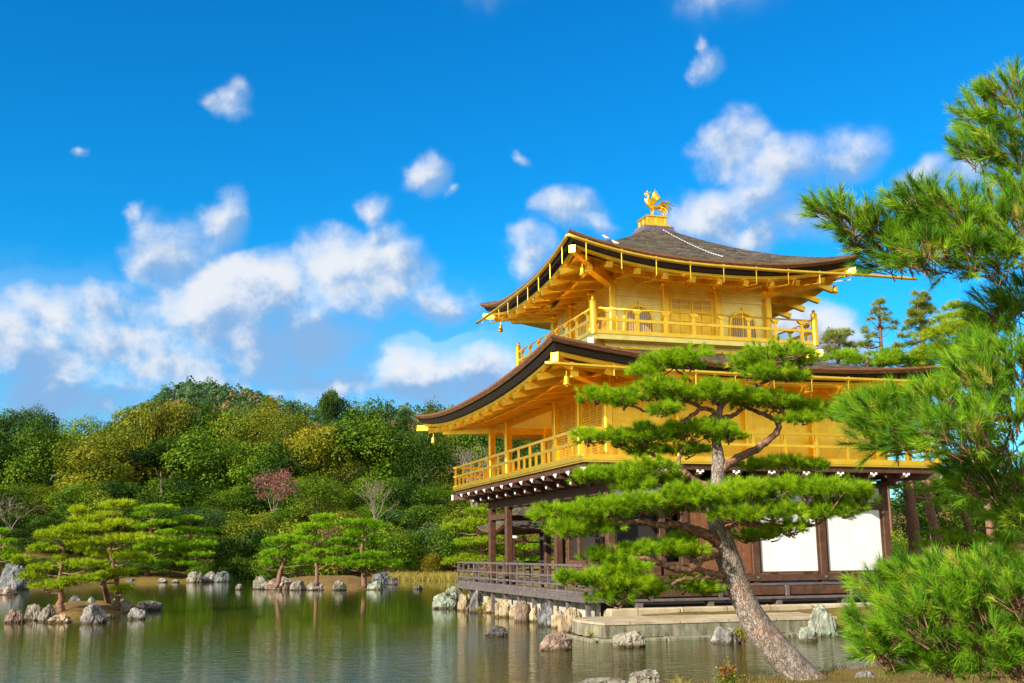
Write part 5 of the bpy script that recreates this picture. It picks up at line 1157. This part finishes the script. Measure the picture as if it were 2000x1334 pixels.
# ------------------------------------------------------------------ the wooded bank
def leaf_crown(seed, w=6.0, h=8.0, n=11500, lf=.23, lobes=24, shape='round'):
    """crown of many small leaves set on lobes; base at z=0"""
    r = np.random.default_rng(seed); u = unit(r.normal(size=(lobes, 3))); rad = np.cbrt(r.uniform(.30, 1.12, lobes))
    lc = u*rad[:, None]*np.array((w/2*.72, w/2*.72, h/2*.76)); lc[:, 2] += h/2
    if shape == 'tall': lc[:, :2] *= np.clip(1.35-lc[:, 2:]/h*1.0, .3, 1.1)
    if shape == 'flat': lc[:, 2] = h*.35+(lc[:, 2]-h*.35)*.7
    lr = r.uniform(.55, 1.45, lobes)*w/6
    k = r.choice(lobes, n, p=lr**2/np.sum(lr**2)); d = unit(r.normal(size=(n, 3))+np.array((0, 0, .35))); q = lc[k]+d*lr[k, None]*np.cbrt(r.uniform(.40, 1, (n, 1)))*(1+.38*r.uniform(0, 1, (n, 1))**5)*np.array((1, 1, .82))
    q += r.normal(size=(n, 3))*.10
    nr = unit(d*1.0+r.normal(size=(n, 3))*.5+np.array((0, 0, .35))); t = unit(np.cross(nr, r.normal(size=(n, 3)))); b2 = np.cross(nr, t); s = lf*r.uniform(.45, 1.2, (n, 1))*r.uniform(.7, 1.3, lobes)[k][:, None]
    V = np.stack([q-t*s*.5, q-b2*s*.30, q+t*s*.5, q+b2*s*.30], 1)
    tint = r.normal(.50, .19, lobes)[k]+r.normal(0, .12, n)
    return V, np.clip(tint, 0, 1)
PROTO = {}
for nm, kw in dict(round=dict(seed=1), round2=dict(seed=2, lobes=18), tall=dict(seed=3, w=5, h=9, shape='tall'), wide=dict(seed=4, w=7.5, h=7, n=9500), flat=dict(seed=5, w=7, h=6.5, shape='flat', n=8000), fine=dict(seed=6, lf=.17, n=14000, lobes=38),
                   airy=dict(seed=7, n=3800, lf=.22, lobes=40), shrub=dict(seed=8, w=4, h=3, n=6500, lf=.15, lobes=22), shrub2=dict(seed=9, w=4.5, h=2.6, n=6500, lf=.16, lobes=18, shape='flat')).items():
    V, t = leaf_crown(**kw); me = raw_mesh('crown_'+nm, V, 4, t, M['leaf_mid']); PROTO[nm] = (me, kw.get('w', 6.0), kw.get('h', 8.0))
def trunk_mesh(seed, h=1.0, w=.02, limbs=5):
    """unit-height trunk with limbs"""
    r = np.random.default_rng(seed); mb = MB(); p = curve([(0, 0, -.04), (.01, .0, .25), (-.01, .01, .5), (.01, 0, .8), (0, 0, .97)], 4); mb.tube(p, np.linspace(w, w*.25, len(p)), 8, jit=.06)
    for k in range(limbs):
        z = r.uniform(.25, .7); a = r.uniform(0, 6.28); ln = r.uniform(.18, .3); e = np.array((math.cos(a)*ln, math.sin(a)*ln, z+r.uniform(.1, .25)))
        mb.tube(wobble(curve([(0, 0, z), e*.5+np.array((0, 0, z))*.5+np.array((0, 0, .03)), e], 4), r, .006), np.linspace(w*.5, w*.12, 9), 6)
    o = mb.build('trunk_proto', M['bark'], smooth=True); me = o.data; bpy.data.objects.remove(o); return me
TRUNKS = [trunk_mesh(k) for k in (51, 52, 53)]
WORDS = dict(leaf_dark='dark green', leaf_mid='mid green', leaf_olive='olive green', leaf_gold='ochre green', leaf_blue='bluish green', leaf_yellow='yellow green', needle='bright green')
SHP = dict(round='rounded', round2='lumpy', tall='tall narrow', wide='broad', flat='spreading', fine='fine leaved', airy='airy thin', shrub='bushy', shrub2='low spreading')
ORD = 'first second third fourth fifth sixth seventh eighth ninth tenth eleventh twelfth thirteenth fourteenth fifteenth sixteenth seventeenth eighteenth nineteenth twentieth'.split()
def ordinal(k):
    return ORD[k] if k < 20 else ('twenty '+ORD[k-20] if k < 29 else ('thirtieth' if k == 29 else 'thirty '+ORD[k-30]))
tr_rng = np.random.default_rng(77)
def tree(px, ptop, wpx, d, mt, proto, label, cat='tree', group=None, name='broadleaf_tree', skirt=.08, hmin=None):
    top = at(px, ptop, d); g = gz(top[0], top[1]); h = max(1.2, top[2]-g); w = wpx*d/FPX
    o = thing(name, label, cat, (top[0], top[1], g), group); me, pw, ph = PROTO[proto]
    ch = min(h*(1-skirt), w*2.1) if hmin is None else hmin
    c = link_mesh('crown', me, o, (0, 0, h-ch)); c.scale = (w/pw, w/pw, ch/ph); c.rotation_euler.z = tr_rng.uniform(0, 6.28)
    c.material_slots[0].link = 'OBJECT'; c.material_slots[0].material = M[mt]
    t = link_mesh('trunk', TRUNKS[tr_rng.integers(0, 3)], o); t.scale = (h*.75 if h > 4 else h*.6,)*2+(max(.5, (h-ch*.25)),); t.rotation_euler.z = tr_rng.uniform(0, 6.28)
    return o
a_, b2_, c2_, d2_, e2_, f2_ = 'leaf_dark', 'leaf_mid', 'leaf_olive', 'leaf_gold', 'leaf_blue', 'leaf_yellow'
ROWS = [('top row along the skyline', 'hillside trees of the top row', 126, 0, [
  (-260,800,140,b2_,'wide'),(-150,795,140,a_,'round2'),(-40,792,120,a_,'round'),(30,782,95,e2_,'round2'),(74,779,80,e2_,'fine'),(118,792,100,e2_,'round'),(170,800,110,b2_,'fine'),(232,788,125,c2_,'round'),(300,768,110,d2_,'wide'),(338,760,95,d2_,'round2'),(392,782,125,b2_,'wide'),(445,793,85,b2_,'round2'),
  (498,772,105,c2_,'fine'),(532,766,75,c2_,'tall'),(566,785,100,c2_,'fine'),(606,800,100,c2_,'round'),(651,753,62,a_,'round2'),(690,786,85,c2_,'wide'),(738,776,130,b2_,'wide'),(790,786,60,e2_,'tall'),(832,775,95,c2_,'wide'),(882,788,90,c2_,'round'),(935,800,90,b2_,'round2'),(990,815,90,c2_,'round'),(1050,830,100,b2_,'wide')]),
 ('second row of the hillside', 'hillside trees of the second row', 114, 1, [
  (-220,840,150,a_,'wide'),(-120,835,140,c2_,'round'),(-20,822,140,a_,'round'),(55,820,130,b2_,'wide'),(130,826,125,b2_,'round2'),(195,828,125,c2_,'round'),(268,824,140,c2_,'wide'),(345,838,150,a_,'round2'),(405,826,115,b2_,'round'),(468,838,110,b2_,'fine'),(520,850,100,b2_,'tall'),(562,845,92,a_,'round'),(612,812,112,d2_,'round2'),(664,845,95,c2_,'fine'),(722,796,160,b2_,'round2'),(775,845,105,b2_,'round'),(822,826,100,a_,'fine'),(872,838,95,c2_,'wide'),(925,850,95,b2_,'round'),(985,850,110,a_,'wide'),(1045,870,110,b2_,'round'),(1105,880,110,a_,'round')]),
 ('third row of the hillside', 'hillside trees of the third row', 103, 2, [
  (-30,910,130,a_,'wide'),(35,905,120,b2_,'fine'),(110,900,120,c2_,'fine'),(178,895,125,b2_,'round'),(245,905,130,a_,'round2'),(305,890,112,b2_,'round'),(365,900,115,a_,'wide'),(425,910,100,b2_,'fine'),(478,915,105,a_,'tall'),(545,895,90,a_,'round'),(600,885,130,b2_,'fine'),(650,905,105,c2_,'wide'),(700,895,110,b2_,'round'),(752,890,110,b2_,'round2'),(805,895,115,a_,'round'),(862,905,110,b2_,'fine'),(915,920,105,c2_,'fine'),(975,925,110,b2_,'round')]),
 ('fourth row of the hillside', 'hillside trees of the fourth row', 95, 3, [
  (-200,960,150,b2_,'round'),(-100,965,140,a_,'wide'),(-10,975,130,a_,'shrub'),(60,985,120,a_,'shrub'),(125,965,110,a_,'round'),(195,955,110,b2_,'shrub'),(262,965,120,a_,'shrub'),(330,960,100,a_,'round2'),(392,965,105,e2_,'fine'),(448,975,100,b2_,'shrub'),(500,985,90,c2_,'shrub'),(552,965,95,b2_,'round2'),(612,945,130,c2_,'wide'),(672,965,100,c2_,'fine'),(735,955,95,b2_,'fine'),(790,965,115,e2_,'round2'),(850,960,115,b2_,'round2'),(905,975,100,c2_,'shrub'),(960,985,110,b2_,'shrub')]),
 ('lowest row above the shore', 'bushes above the far shore', 88, 4, [
  (0,1060,120,a_,'shrub'),(75,1065,110,a_,'shrub2'),(150,1060,110,a_,'shrub'),(225,1060,110,a_,'shrub'),(300,1055,110,a_,'shrub'),(365,1035,100,b2_,'shrub'),(425,1040,100,a_,'shrub'),(480,1035,95,a_,'shrub2'),(532,1035,90,b2_,'shrub'),(585,1030,100,b2_,'shrub'),(640,1020,110,c2_,'shrub'),(700,1025,100,b2_,'shrub2'),(760,1025,105,b2_,'shrub'),(806,1030,80,b2_,'shrub2'),(850,1020,90,e2_,'shrub'),(900,1015,90,b2_,'shrub')])]
DROP = (0, 4, 34, 22, 0)
for rname, gname, D_, ri, lst in ROWS:
    lst = sorted(lst)
    for i, (x, y, w, mt, pr) in enumerate(lst):
        nm = 'bush' if pr.startswith('shrub') else 'broadleaf_tree'
        lab = f'{SHP[pr]} {WORDS[mt]} {"bush" if nm=="bush" else "tree"}, {ordinal(i)} from the left in the {rname}'
        tree(x+tr_rng.uniform(-4, 4), y+DROP[ri]+tr_rng.uniform(-7, 7), w*1.22*tr_rng.uniform(.9, 1.2), D_+tr_rng.uniform(-3.5, 3.5), mt, pr, lab, 'bush' if nm == 'bush' else 'tree', gname, nm, hmin=None)
for i, (x, y, w, d, mt, pr, lab) in enumerate([
  (842,1078,50,86,f2_,'shrub2','yellowish low bush on the mossy bank left of the veranda'),(795,1088,46,86,b2_,'shrub','small mid green bush on the bank behind the far islet pine'),(455,1090,66,83,a_,'shrub','dark bush on the shore left of the far islet'),
  (505,1085,66,84,b2_,'shrub','green bush on the shore behind the leaning islet pine'),(395,1098,58,81,b2_,'shrub2','low bush right of the slender layered pine'),(880,1062,60,88,b2_,'shrub','leafy bush on the bank close to the veranda rail'),(285,1098,66,84,a_,'shrub2','low dark bush behind the front islet pines')] + [
  (px_, y_, w_, depth_of(on_ground(px_, 1126))+1.0, mt_, pr_, lab_) for px_, y_, w_, mt_, pr_, lab_ in [(70,1092,80,a_,'shrub','dark bush on the bank right of the upright grey boulder'),(118,1100,80,b2_,'shrub2','low bush on the bank behind the leftmost islet pine'),(168,1090,85,a_,'shrub','dark bush on the bank behind the middle of the front islet'),(222,1095,80,a_,'shrub','dark bush on the bank behind the forked islet pine'),(262,1102,70,b2_,'shrub2','low mid green bush on the bank left of the shore rocks'),(325,1100,80,a_,'shrub','dark bush between the two shore pines'),(15,1085,90,a_,'shrub','dark bush above the huge blue grey boulder'),(420,1100,70,b2_,'shrub2','low green bush above the blue grey shore rock')]]):
    tree(x, y, w*1.2, d, mt, pr, lab, 'bush', None, 'bush')
# bare and coloured trees among the evergreens
def twiggy(label, px, pbase, ptop, wpx, d, seed, bark, leafm=None, nleaf=0, lf=.16, name='bare_tree', spread=1.0, n0=7, group=None, basez=None, lean=0):
    r = np.random.default_rng(seed); top = at(px, ptop, d); base = at(px+lean, pbase, d); g = gz(base[0], base[1]); base[2] = max(g-.1, base[2]) if basez is None else basez
    o = thing(name, label, 'tree', base, group); mb = MB(); tips = []; H_ = top[2]-base[2]; W_ = wpx*d/FPX/2
    def grow(p, dr, ln, rd, lv):
        q = p+dr*ln; m_ = (p+q)/2+r.normal(size=3)*ln*.07; mb.tube(curve([p, m_, q], 3), np.linspace(rd, rd*.6, 7), 6 if lv < 2 else 4, cap=False)
        if lv >= 4: tips.append(q); return
        for _ in range(3 if lv < 3 else 2):
            nd = unit(dr+r.normal(size=3)*np.array((.55, .55, .35))*spread); grow(q if r.uniform() < .6 else p+(q-p)*r.uniform(.5, 1), nd, ln*r.uniform(.55, .8), rd*.55, lv+1); tips.append(q)
    for _ in range(n0): grow(base+r.normal(size=3)*np.array((.08, .08, 0)), unit(np.array((r.normal()*W_/H_*.8, r.normal()*W_/H_*.8, 1.0))), H_*.36, H_*.010, 0)
    mb.build('trunk', bark, o, smooth=True)
    if leafm:
        t = np.array(tips)[r.integers(0, len(tips), nleaf)]+r.normal(size=(nleaf, 3))*.16; nr = unit(r.normal(size=(nleaf, 3))+np.array((0, 0, .4))); tt = unit(np.cross(nr, r.normal(size=(nleaf, 3)))); bb = np.cross(nr, tt)
        V = np.stack([t-tt*lf*.5, t-bb*lf*.35, t+tt*lf*.5, t+bb*lf*.35], 1); me = raw_mesh('sparse_leaves', V, 4, np.clip(r.normal(.5, .2, nleaf), 0, 1), leafm); link_mesh('leaves', me, o, -np.array(world_loc(o)))
    return o
twiggy('rosy red leaved tree standing out among the dark evergreens', 538, 1000, 908, 84, 91, 41, M['pale_bark'], M['leaf_red'], 1500, .17, 'red_leaved_tree', 1.15, 5, lean=-4)
twiggy('bare pale tree with upswept twigs right of the red leaved tree', 733, 1030, 925, 60, 87, 42, M['pale_bark'], M['leaf_gold'], 120, .12, 'bare_tree', .6, 5)
twiggy('bare twisted pale branches at the left edge of the wood', 20, 1040, 930, 110, 83, 43, M['pale_bark'], None, 0, name='bare_tree', spread=1.4, n0=4)
twiggy('greyish pink leafless tree left of the gold railing', 925, 990, 850, 90, 92, 44, M['pale_bark'], M['leaf_red'], 160, .10, 'bare_tree', 1.0, 8)
twiggy('small reddish leaved tree between the two islets', 640, 1085, 1015, 60, 84, 45, M['bark'], M['leaf_red'], 320, .13, 'red_leaved_tree', 1.1, 4)
b_ = MB(); p0_, p1_, p2_ = at(318, 985, 99), at(316, 960, 99), at(314, 925, 99); b_.tube(curve([p0_-np.array((0, 0, 2)), p0_, p1_, p2_], 4), np.linspace(.15, .07, 13), 10, jit=.08); b_.tube([at(300, 985, 99), at(306, 960, 99), at(312, 945, 99)], [.05, .04, .03], 8); b_.tube([at(315.5, 952, 99), at(322, 940, 99.3), at(331, 934, 99.6), at(338, 922, 99.8)], [.05, .04, .03, .012], 7); b_.tube([at(314.5, 938, 99), at(307, 926, 98.7), at(303, 912, 98.5)], [.045, .03, .012], 7)
setp(b_.build('tree_trunk', M['bark'], smooth=True), 'pale dead trunk standing in the wood above the front islet pines', 'tree trunk')
# the far wooded hill
def build_hill_forest():
    r = np.random.default_rng(61); V = []; TN = []
    for (x0, x1, n) in ((120, 600, 1500), (600, 1100, 700)):
        for _ in range(n):
            px = r.uniform(x0, x1); d = r.uniform(300, 470); q = at(px, 900, d); g = gz(q[0], q[1]); h = r.uniform(3.5, 7.0)*(1.35 if r.uniform() < .12 else 1); w = r.uniform(1.5, 2.7)
            m_ = 46; u = unit(r.normal(size=(m_, 3))); c = np.array((q[0], q[1], g+h*.55))+u*np.array((w, w, h*.5))*np.cbrt(r.uniform(.2, 1, (m_, 1)))*np.clip(1.15-.45*u[:, 2:], .5, 1.3)
            nr = unit(u+r.normal(size=(m_, 3))*.6+np.array((0, 0, .4))); t = unit(np.cross(nr, r.normal(size=(m_, 3)))); b2 = np.cross(nr, t); s = r.uniform(.7, 1.3, (m_, 1))
            V.append(np.stack([c-t*s*.5, c-b2*s*.4, c+t*s*.5, c+b2*s*.4], 1)); TN.append(np.clip(r.normal(.4, .2)+r.normal(0, .1, m_), 0, 1) if r.uniform() > .05 else np.full(m_, .97))
    me = raw_mesh('hill_forest', np.concatenate(V), 4, np.concatenate(TN), M['leaf_hill']); setp(link_mesh('hill_forest', me), 'distant wood covering the far hill', 'wood', kind='stuff')
build_hill_forest()

# ------------------------------------------------------------------ trees behind the pavilion on the right
def clump_tree(label, d, trunk, clumps, m_, seed, name='conifer', sz=(.32, .018), bark='branch', dens=1.0, group=None):
    r = np.random.default_rng(seed); s = d/FPX; tp = [at(u, v, d) for u, v, w in trunk]; base = tp[0].copy(); base[2] = gz(base[0], base[1])-.1; tp = [base]+tp
    o = thing(name, label, 'tree', base, group); tb = MB(); P = curve(tp, 6); ws = [trunk[0][2]]+[w for *_, w in trunk]; k = np.interp(np.linspace(0, len(tp)-1, len(P)), range(len(tp)), [w*s/2 for w in ws])
    tb.tube(wobble(P, r, .015), k, 10, jit=.05); zt = P[:, 2]; VS = []; TN = []
    for (x, y, a, h) in clumps:
        c = at(x, y, d+r.uniform(-1, 1)*max(a, 18)*s*.9); n = int((16+a*h*.16)*dens); Pp, N = pad_points(c, (a*s, a*s*.9, h*s), r, n, 6)
        q = 16; VS.append(needles(Pp, N, q, sz[0], sz[1], .8, r, .06)); TN.append(np.repeat(np.clip(r.normal(.5, .18, n), 0, 1), q)+r.normal(0, .08, n*q))
        cc = c-np.array((0, 0, h*s*.5)); i = int(np.argmin(np.abs(zt-(cc[2]-.25*np.linalg.norm((cc-P[0])[:2])*0-.2)))); st = P[i]
        tb.tube(wobble(curve([st, (st+cc)/2-np.array((0, 0, .10*np.linalg.norm(cc-st))), cc], 4), r, .02), np.linspace(max(.025, k[i]*.4), .015, 9), 5, cap=False)
    tb.build('trunk', M[bark], o, smooth=True); me = raw_mesh('foliage_clumps', np.concatenate(VS), 3, np.concatenate(TN), M[m_]); link_mesh('crown', me, o, -np.array(world_loc(o))); return o
def conifer_clumps(x, y0, y1, w0, w1, n, seed, a=(9, 15), h=(6, 9), gap=0.0):
    r = np.random.default_rng(seed); out = []
    for k in range(n):
        t = (k+.5)/n; y = y0+(y1-y0)*t; w = (w0+(w1-w0)*t)
        if r.uniform() < gap: continue
        u = r.uniform(-1, 1); out.append((x+math.copysign(abs(u)**.6, u)*w, y+r.uniform(-5, 5), r.uniform(*a), r.uniform(*h)))
    return out
clump_tree('sparse slender conifer against the sky right of the upper balcony', 66, [(1722,800,9),(1722,700,8),(1719,640,6),(1717,585,3)], conifer_clumps(1720, 586, 705, 6, 58, 26, 71, (6, 11), (4, 6)), 'needle_conifer', 71, dens=.9)
clump_tree('fuller conical conifer right of the sparse slender one', 64, [(1803,800,11),(1802,700,9),(1800,640,7),(1798,580,3)], conifer_clumps(1801, 578, 715, 9, 64, 56, 72, (8, 13), (5, 8)), 'needle_conifer', 72)
clump_tree('small round topped dark pine beside the balcony corner post', 70, [(1636,760,9),(1638,700,7),(1640,655,4)], conifer_clumps(1638, 652, 705, 12, 32, 20, 73, (12, 18), (9, 12)), 'needle_conifer', 73)
clump_tree('broad yellowish pine behind the near needles on the right', 58, [(1912,800,14),(1910,720,12),(1905,660,9),(1895,620,4)], [(1868,602,26,12),(1893,618,36,13),(1846,622,26,11),(1862,642,42,15),(1832,656,40,15),(1884,664,46,17),(1838,684,46,17),(1880,692,52,18),(1930,676,44,17),(1935,646,40,14),(1806,694,36,14),(1910,632,36,14)], 'needle_yellow', 74, dens=1.8)
clump_tree('low green treetop showing over the lower roof ridge', 60, [(1690,860,12),(1692,740,9),(1694,700,5)], conifer_clumps(1690, 692, 712, 46, 62, 16, 75, (20, 28), (9, 12)), 'needle_green', 75)
clump_tree('second low green treetop right of the lower roof ridge', 61, [(1772,860,12),(1772,740,9),(1774,702,5)], conifer_clumps(1772, 698, 716, 34, 52, 14, 76, (18, 26), (9, 12)), 'needle_green', 76)
twiggy('bare autumn tree behind the upper balcony rail', 1590, 760, 612, 60, 68, 46, M['bark'], M['leaf_gold'], 40, .16, 'bare_tree', .8, 4)
# garden pines and bushes on the land right of the pavilion
RG = 'pines on the garden ground right of the pavilion'
clump_tree('red trunked pine nearest the white panels', 42, [(1790,1130,26),(1786,1060,24),(1780,1000,23),(1774,960,18),(1768,930,9)], [(1745,930,34,14),(1790,925,40,16),(1835,935,40,16),(1755,955,30,10),(1820,960,36,12),(1870,950,36,16)], 'needle', 81, 'garden_pine', (.22, .014), group=RG)
clump_tree('second dark trunked pine right of the red trunked one', 47, [(1838,1130,22),(1828,1050,20),(1816,990,18),(1808,955,12),(1802,930,7)], [(1880,900,46,18),(1920,915,44,18),(1850,905,40,16),(1960,900,46,20)], 'needle', 82, 'garden_pine', (.22, .014), group=RG)
clump_tree('light green layered pine in the sunlit garden', 37, [(1925,1150,18),(1915,1090,16),(1895,1040,13),(1880,1000,8)], [(1855,985,46,15),(1890,1005,44,16),(1845,1045,48,15),(1890,1060,52,18),(1820,1066,36,12),(1940,1085,58,24),(1980,1060,46,24),(1960,1010,46,22),(1925,985,40,16),(1890,1100,54,20),(1985,1110,46,24)], 'needle_green', 83, 'garden_pine', (.18, .012), group=RG)
for i, (x, y, w, d, mt, pr, lab) in enumerate([(1752,930,120,68,a_,'round','dark tree in the gap right of the white panels'),(1822,900,130,72,b2_,'round2','mid green tree behind the red trunked garden pine'),(1885,890,140,70,a_,'wide','dark broad tree far behind the layered garden pine'),(1950,880,140,74,c2_,'round','olive tree behind the near needles at the right'),(2010,880,130,72,a_,'round2','dark tree at the right edge behind the near pine'),
   (1745,1075,70,50,a_,'shrub','dark bush at the foot of the white panels'),(1760,1040,80,58,b2_,'shrub','mid green bush between the garden pines'),(1850,1085,90,56,a_,'shrub','dark bush behind the bamboo fence'),(1960,1080,110,54,b2_,'shrub','green bush right of the bamboo fence'),
   (1000,1035,100,90,f2_,'shrub','yellow green bush seen between the veranda posts'),(935,1050,100,92,b2_,'fine','light green tree left of the veranda posts'),(1060,1045,90,92,b2_,'shrub','green bush seen through the open veranda'),(960,975,110,100,b2_,'fine','fine leaved tree behind the fishing pavilion')]):
    tree(x, y, w*1.2, d, mt, pr, lab, 'bush' if 'shrub' in pr else 'tree', None, 'bush' if 'shrub' in pr else 'broadleaf_tree')
niwaki('yellow green layered pine left of the veranda posts', 85, [(945,1120,14),(940,1075,11),(932,1030,8),(925,1005,4)], [(900,1030,34,12),(940,1020,38,13),(915,1060,38,12),(960,1055,34,12),(925,1090,42,13),(890,1098,28,10),(955,1095,34,12),(930,1000,26,9)], 'needle_yellow', 309, ISL)
niwaki('layered pine seen between the two veranda posts', 87, [(1030,1120,14),(1026,1070,11),(1020,1030,8),(1015,1010,4)], [(985,1040,32,12),(1030,1035,40,14),(1005,1070,40,12),(1060,1065,38,12),(1030,1095,46,14),(1075,1095,34,12)], 'needle_green', 310, ISL)
fz = on_z(1800, 1128, -.55); fb = thing('bamboo_fence', 'low bamboo rail fence on the garden ground right of the pavilion', 'fence', at(1830, 1112, 44))
b = MB()
for yy in (1091, 1104): b.tube([at(1745, yy+1, 44), at(1920, yy, 44)], .035, 8)
b.build('rail', M['straw_solid'], fb)
for xx in (1750, 1792, 1836, 1880, 1915):
    p = at(xx, 1086, 44); MB().tube([p, (p[0], p[1], gz(p[0], p[1])-.1)], .045, 8).build('post', M['bark'], fb)
# ------------------------------------------------------------------ small plants
def leafy(label, px, py, wpx, hpx, d, seed, mats, name='small_shrub', lf=.03, n=900, cat='shrub'):
    r = np.random.default_rng(seed); base = at(px, py, d); s = d/FPX; W_, H_ = wpx*s/2, hpx*s; g = base[2]
    o = thing(name, label, cat, base); tb = MB(); tips = []
    for _ in range(16):
        e = base+np.array((r.normal()*W_*.5, r.normal()*W_*.4, H_*r.uniform(.5, 1))); tb.tube(wobble(curve([base+np.array((0, 0, -.1)), (base+e)/2+r.normal(size=3)*W_*.08, e], 4), r, .004), np.linspace(.008, .002, 9), 5, cap=False); tips += [base+(e-base)*t for t in (.5, .7, .85, 1)]
    tb.build('stems', M['branch'], o, smooth=True)
    for (mk, frac, zlo) in mats:
        m_ = int(n*frac); t = np.array(tips)[r.integers(0, len(tips), m_*3)]; t = t[t[:, 2] > base[2]+H_*zlo][:m_]; m_ = len(t); t = t+r.normal(size=(m_, 3))*W_*.14
        nr = unit(r.normal(size=(m_, 3))*.7+np.array((0, 0, .7))); tt = unit(np.cross(nr, r.normal(size=(m_, 3)))); bb = np.cross(nr, tt); ss = lf*r.uniform(.6, 1.2, (m_, 1))
        V = np.stack([t-tt*ss*.6, t-bb*ss*.32, t+tt*ss*.6, t+bb*ss*.32], 1); me = raw_mesh('leaves', V, 4, np.clip(r.normal(.5, .2, m_), 0, 1), M[mk]); link_mesh('leaves', me, o, -np.array(world_loc(o)))
    return o
leafy('small bush with crimson top leaves at the bottom edge by the leaning trunk', 1428, 1362, 84, 62, 12.6, 91, [('leaf_yellow', .45, .1), ('leaf_mid', .45, .05), ('leaf_crimson', .22, .72)], 'red_tipped_bush')
leafy('yellow leaved plant growing on the ridged grey boulder', 1452, 1252, 40, 30, depth_of(on_z(1440, 1258, ZW)), 92, [('leaf_yellow', 1, .1)], 'yellow_plant', .05, 260)
leafy('tiny yellow green plant at the waterline left of the landing', 1160, 1246, 30, 12, depth_of(on_z(1160, 1250, ZW)), 93, [('leaf_yellow', 1, .05)], 'yellow_plant', .045, 160)
leafy('yellow plant among the middle foundation rocks', 938, 1196, 30, 12, depth_of(on_z(940, 1199, ZW)), 94, [('leaf_yellow', 1, .05)], 'yellow_plant', .06, 160)
leafy('yellow green leafy bush at the bottom right corner', 1985, 1345, 90, 70, 11.5, 95, [('leaf_yellow', .5, .05), ('leaf_mid', .5, .05)], 'corner_bush', .035, 900)
def blades(name, label, cat, pts, n, ln, w, seed, m_, kind=None, jit=.3, up=1.0):
    r = np.random.default_rng(seed); pts = np.array(pts, float); i = r.integers(0, len(pts), n); c = pts[i]+r.normal(size=(n, 3))*np.array((jit, jit, .02)); d = unit(r.normal(size=(n, 3))*.35+np.array((0, 0, up)))
    l = ln*r.uniform(.5, 1.1, (n, 1)); sd_ = unit(np.cross(d, r.normal(size=(n, 3))))*w/2; bend = r.normal(size=(n, 3))*l*.25; bend[:, 2] = -abs(bend[:, 2])*.4; mid = c+d*l*.6; tip = c+d*l+bend
    V = np.concatenate([np.stack([c-sd_, c+sd_, mid+sd_*.8, mid-sd_*.8], 1), np.stack([mid-sd_*.8, mid+sd_*.8, tip+sd_*.1, tip-sd_*.1], 1)])
    tn = np.clip(r.normal(.5, .22, n), 0, 1); me = raw_mesh(name, V, 4, np.concatenate([tn, tn]), M[m_]); o = link_mesh(name, me); return setp(o, label, cat, kind=kind)
blades('straw_tuft', 'small tuft of straw coloured grass on the bottom edge', 'grass tuft', [at(1330, 1345, 12.6)], 120, .16, .006, 96, 'straw', jit=.06, up=.6)
rp = [on_z(x, y, ZW) for x, y in [(760,1131),(780,1132),(800,1132),(815,1133),(830,1133),(845,1133),(860,1134),(875,1134),(890,1135),(905,1135)]]
blades('reeds', 'yellow reeds along the far shore left of the veranda', 'reeds', rp, 2600, .75, .035, 97, 'straw', 'stuff', .55)
gp = []
rr_ = np.random.default_rng(98)
while len(gp) < 900:
    x, y = rr_.uniform(-9, 6), rr_.uniform(-19, -11.5)
    if pond_sd(np.array([x]), np.array([y]))[0] > .15: gp.append((x, y, gz(x, y)))
blades('bank_grass', 'short straw and moss growing on the near bank', 'grass', gp, 16000, .07, .006, 99, 'straw_moss', 'stuff', .08)
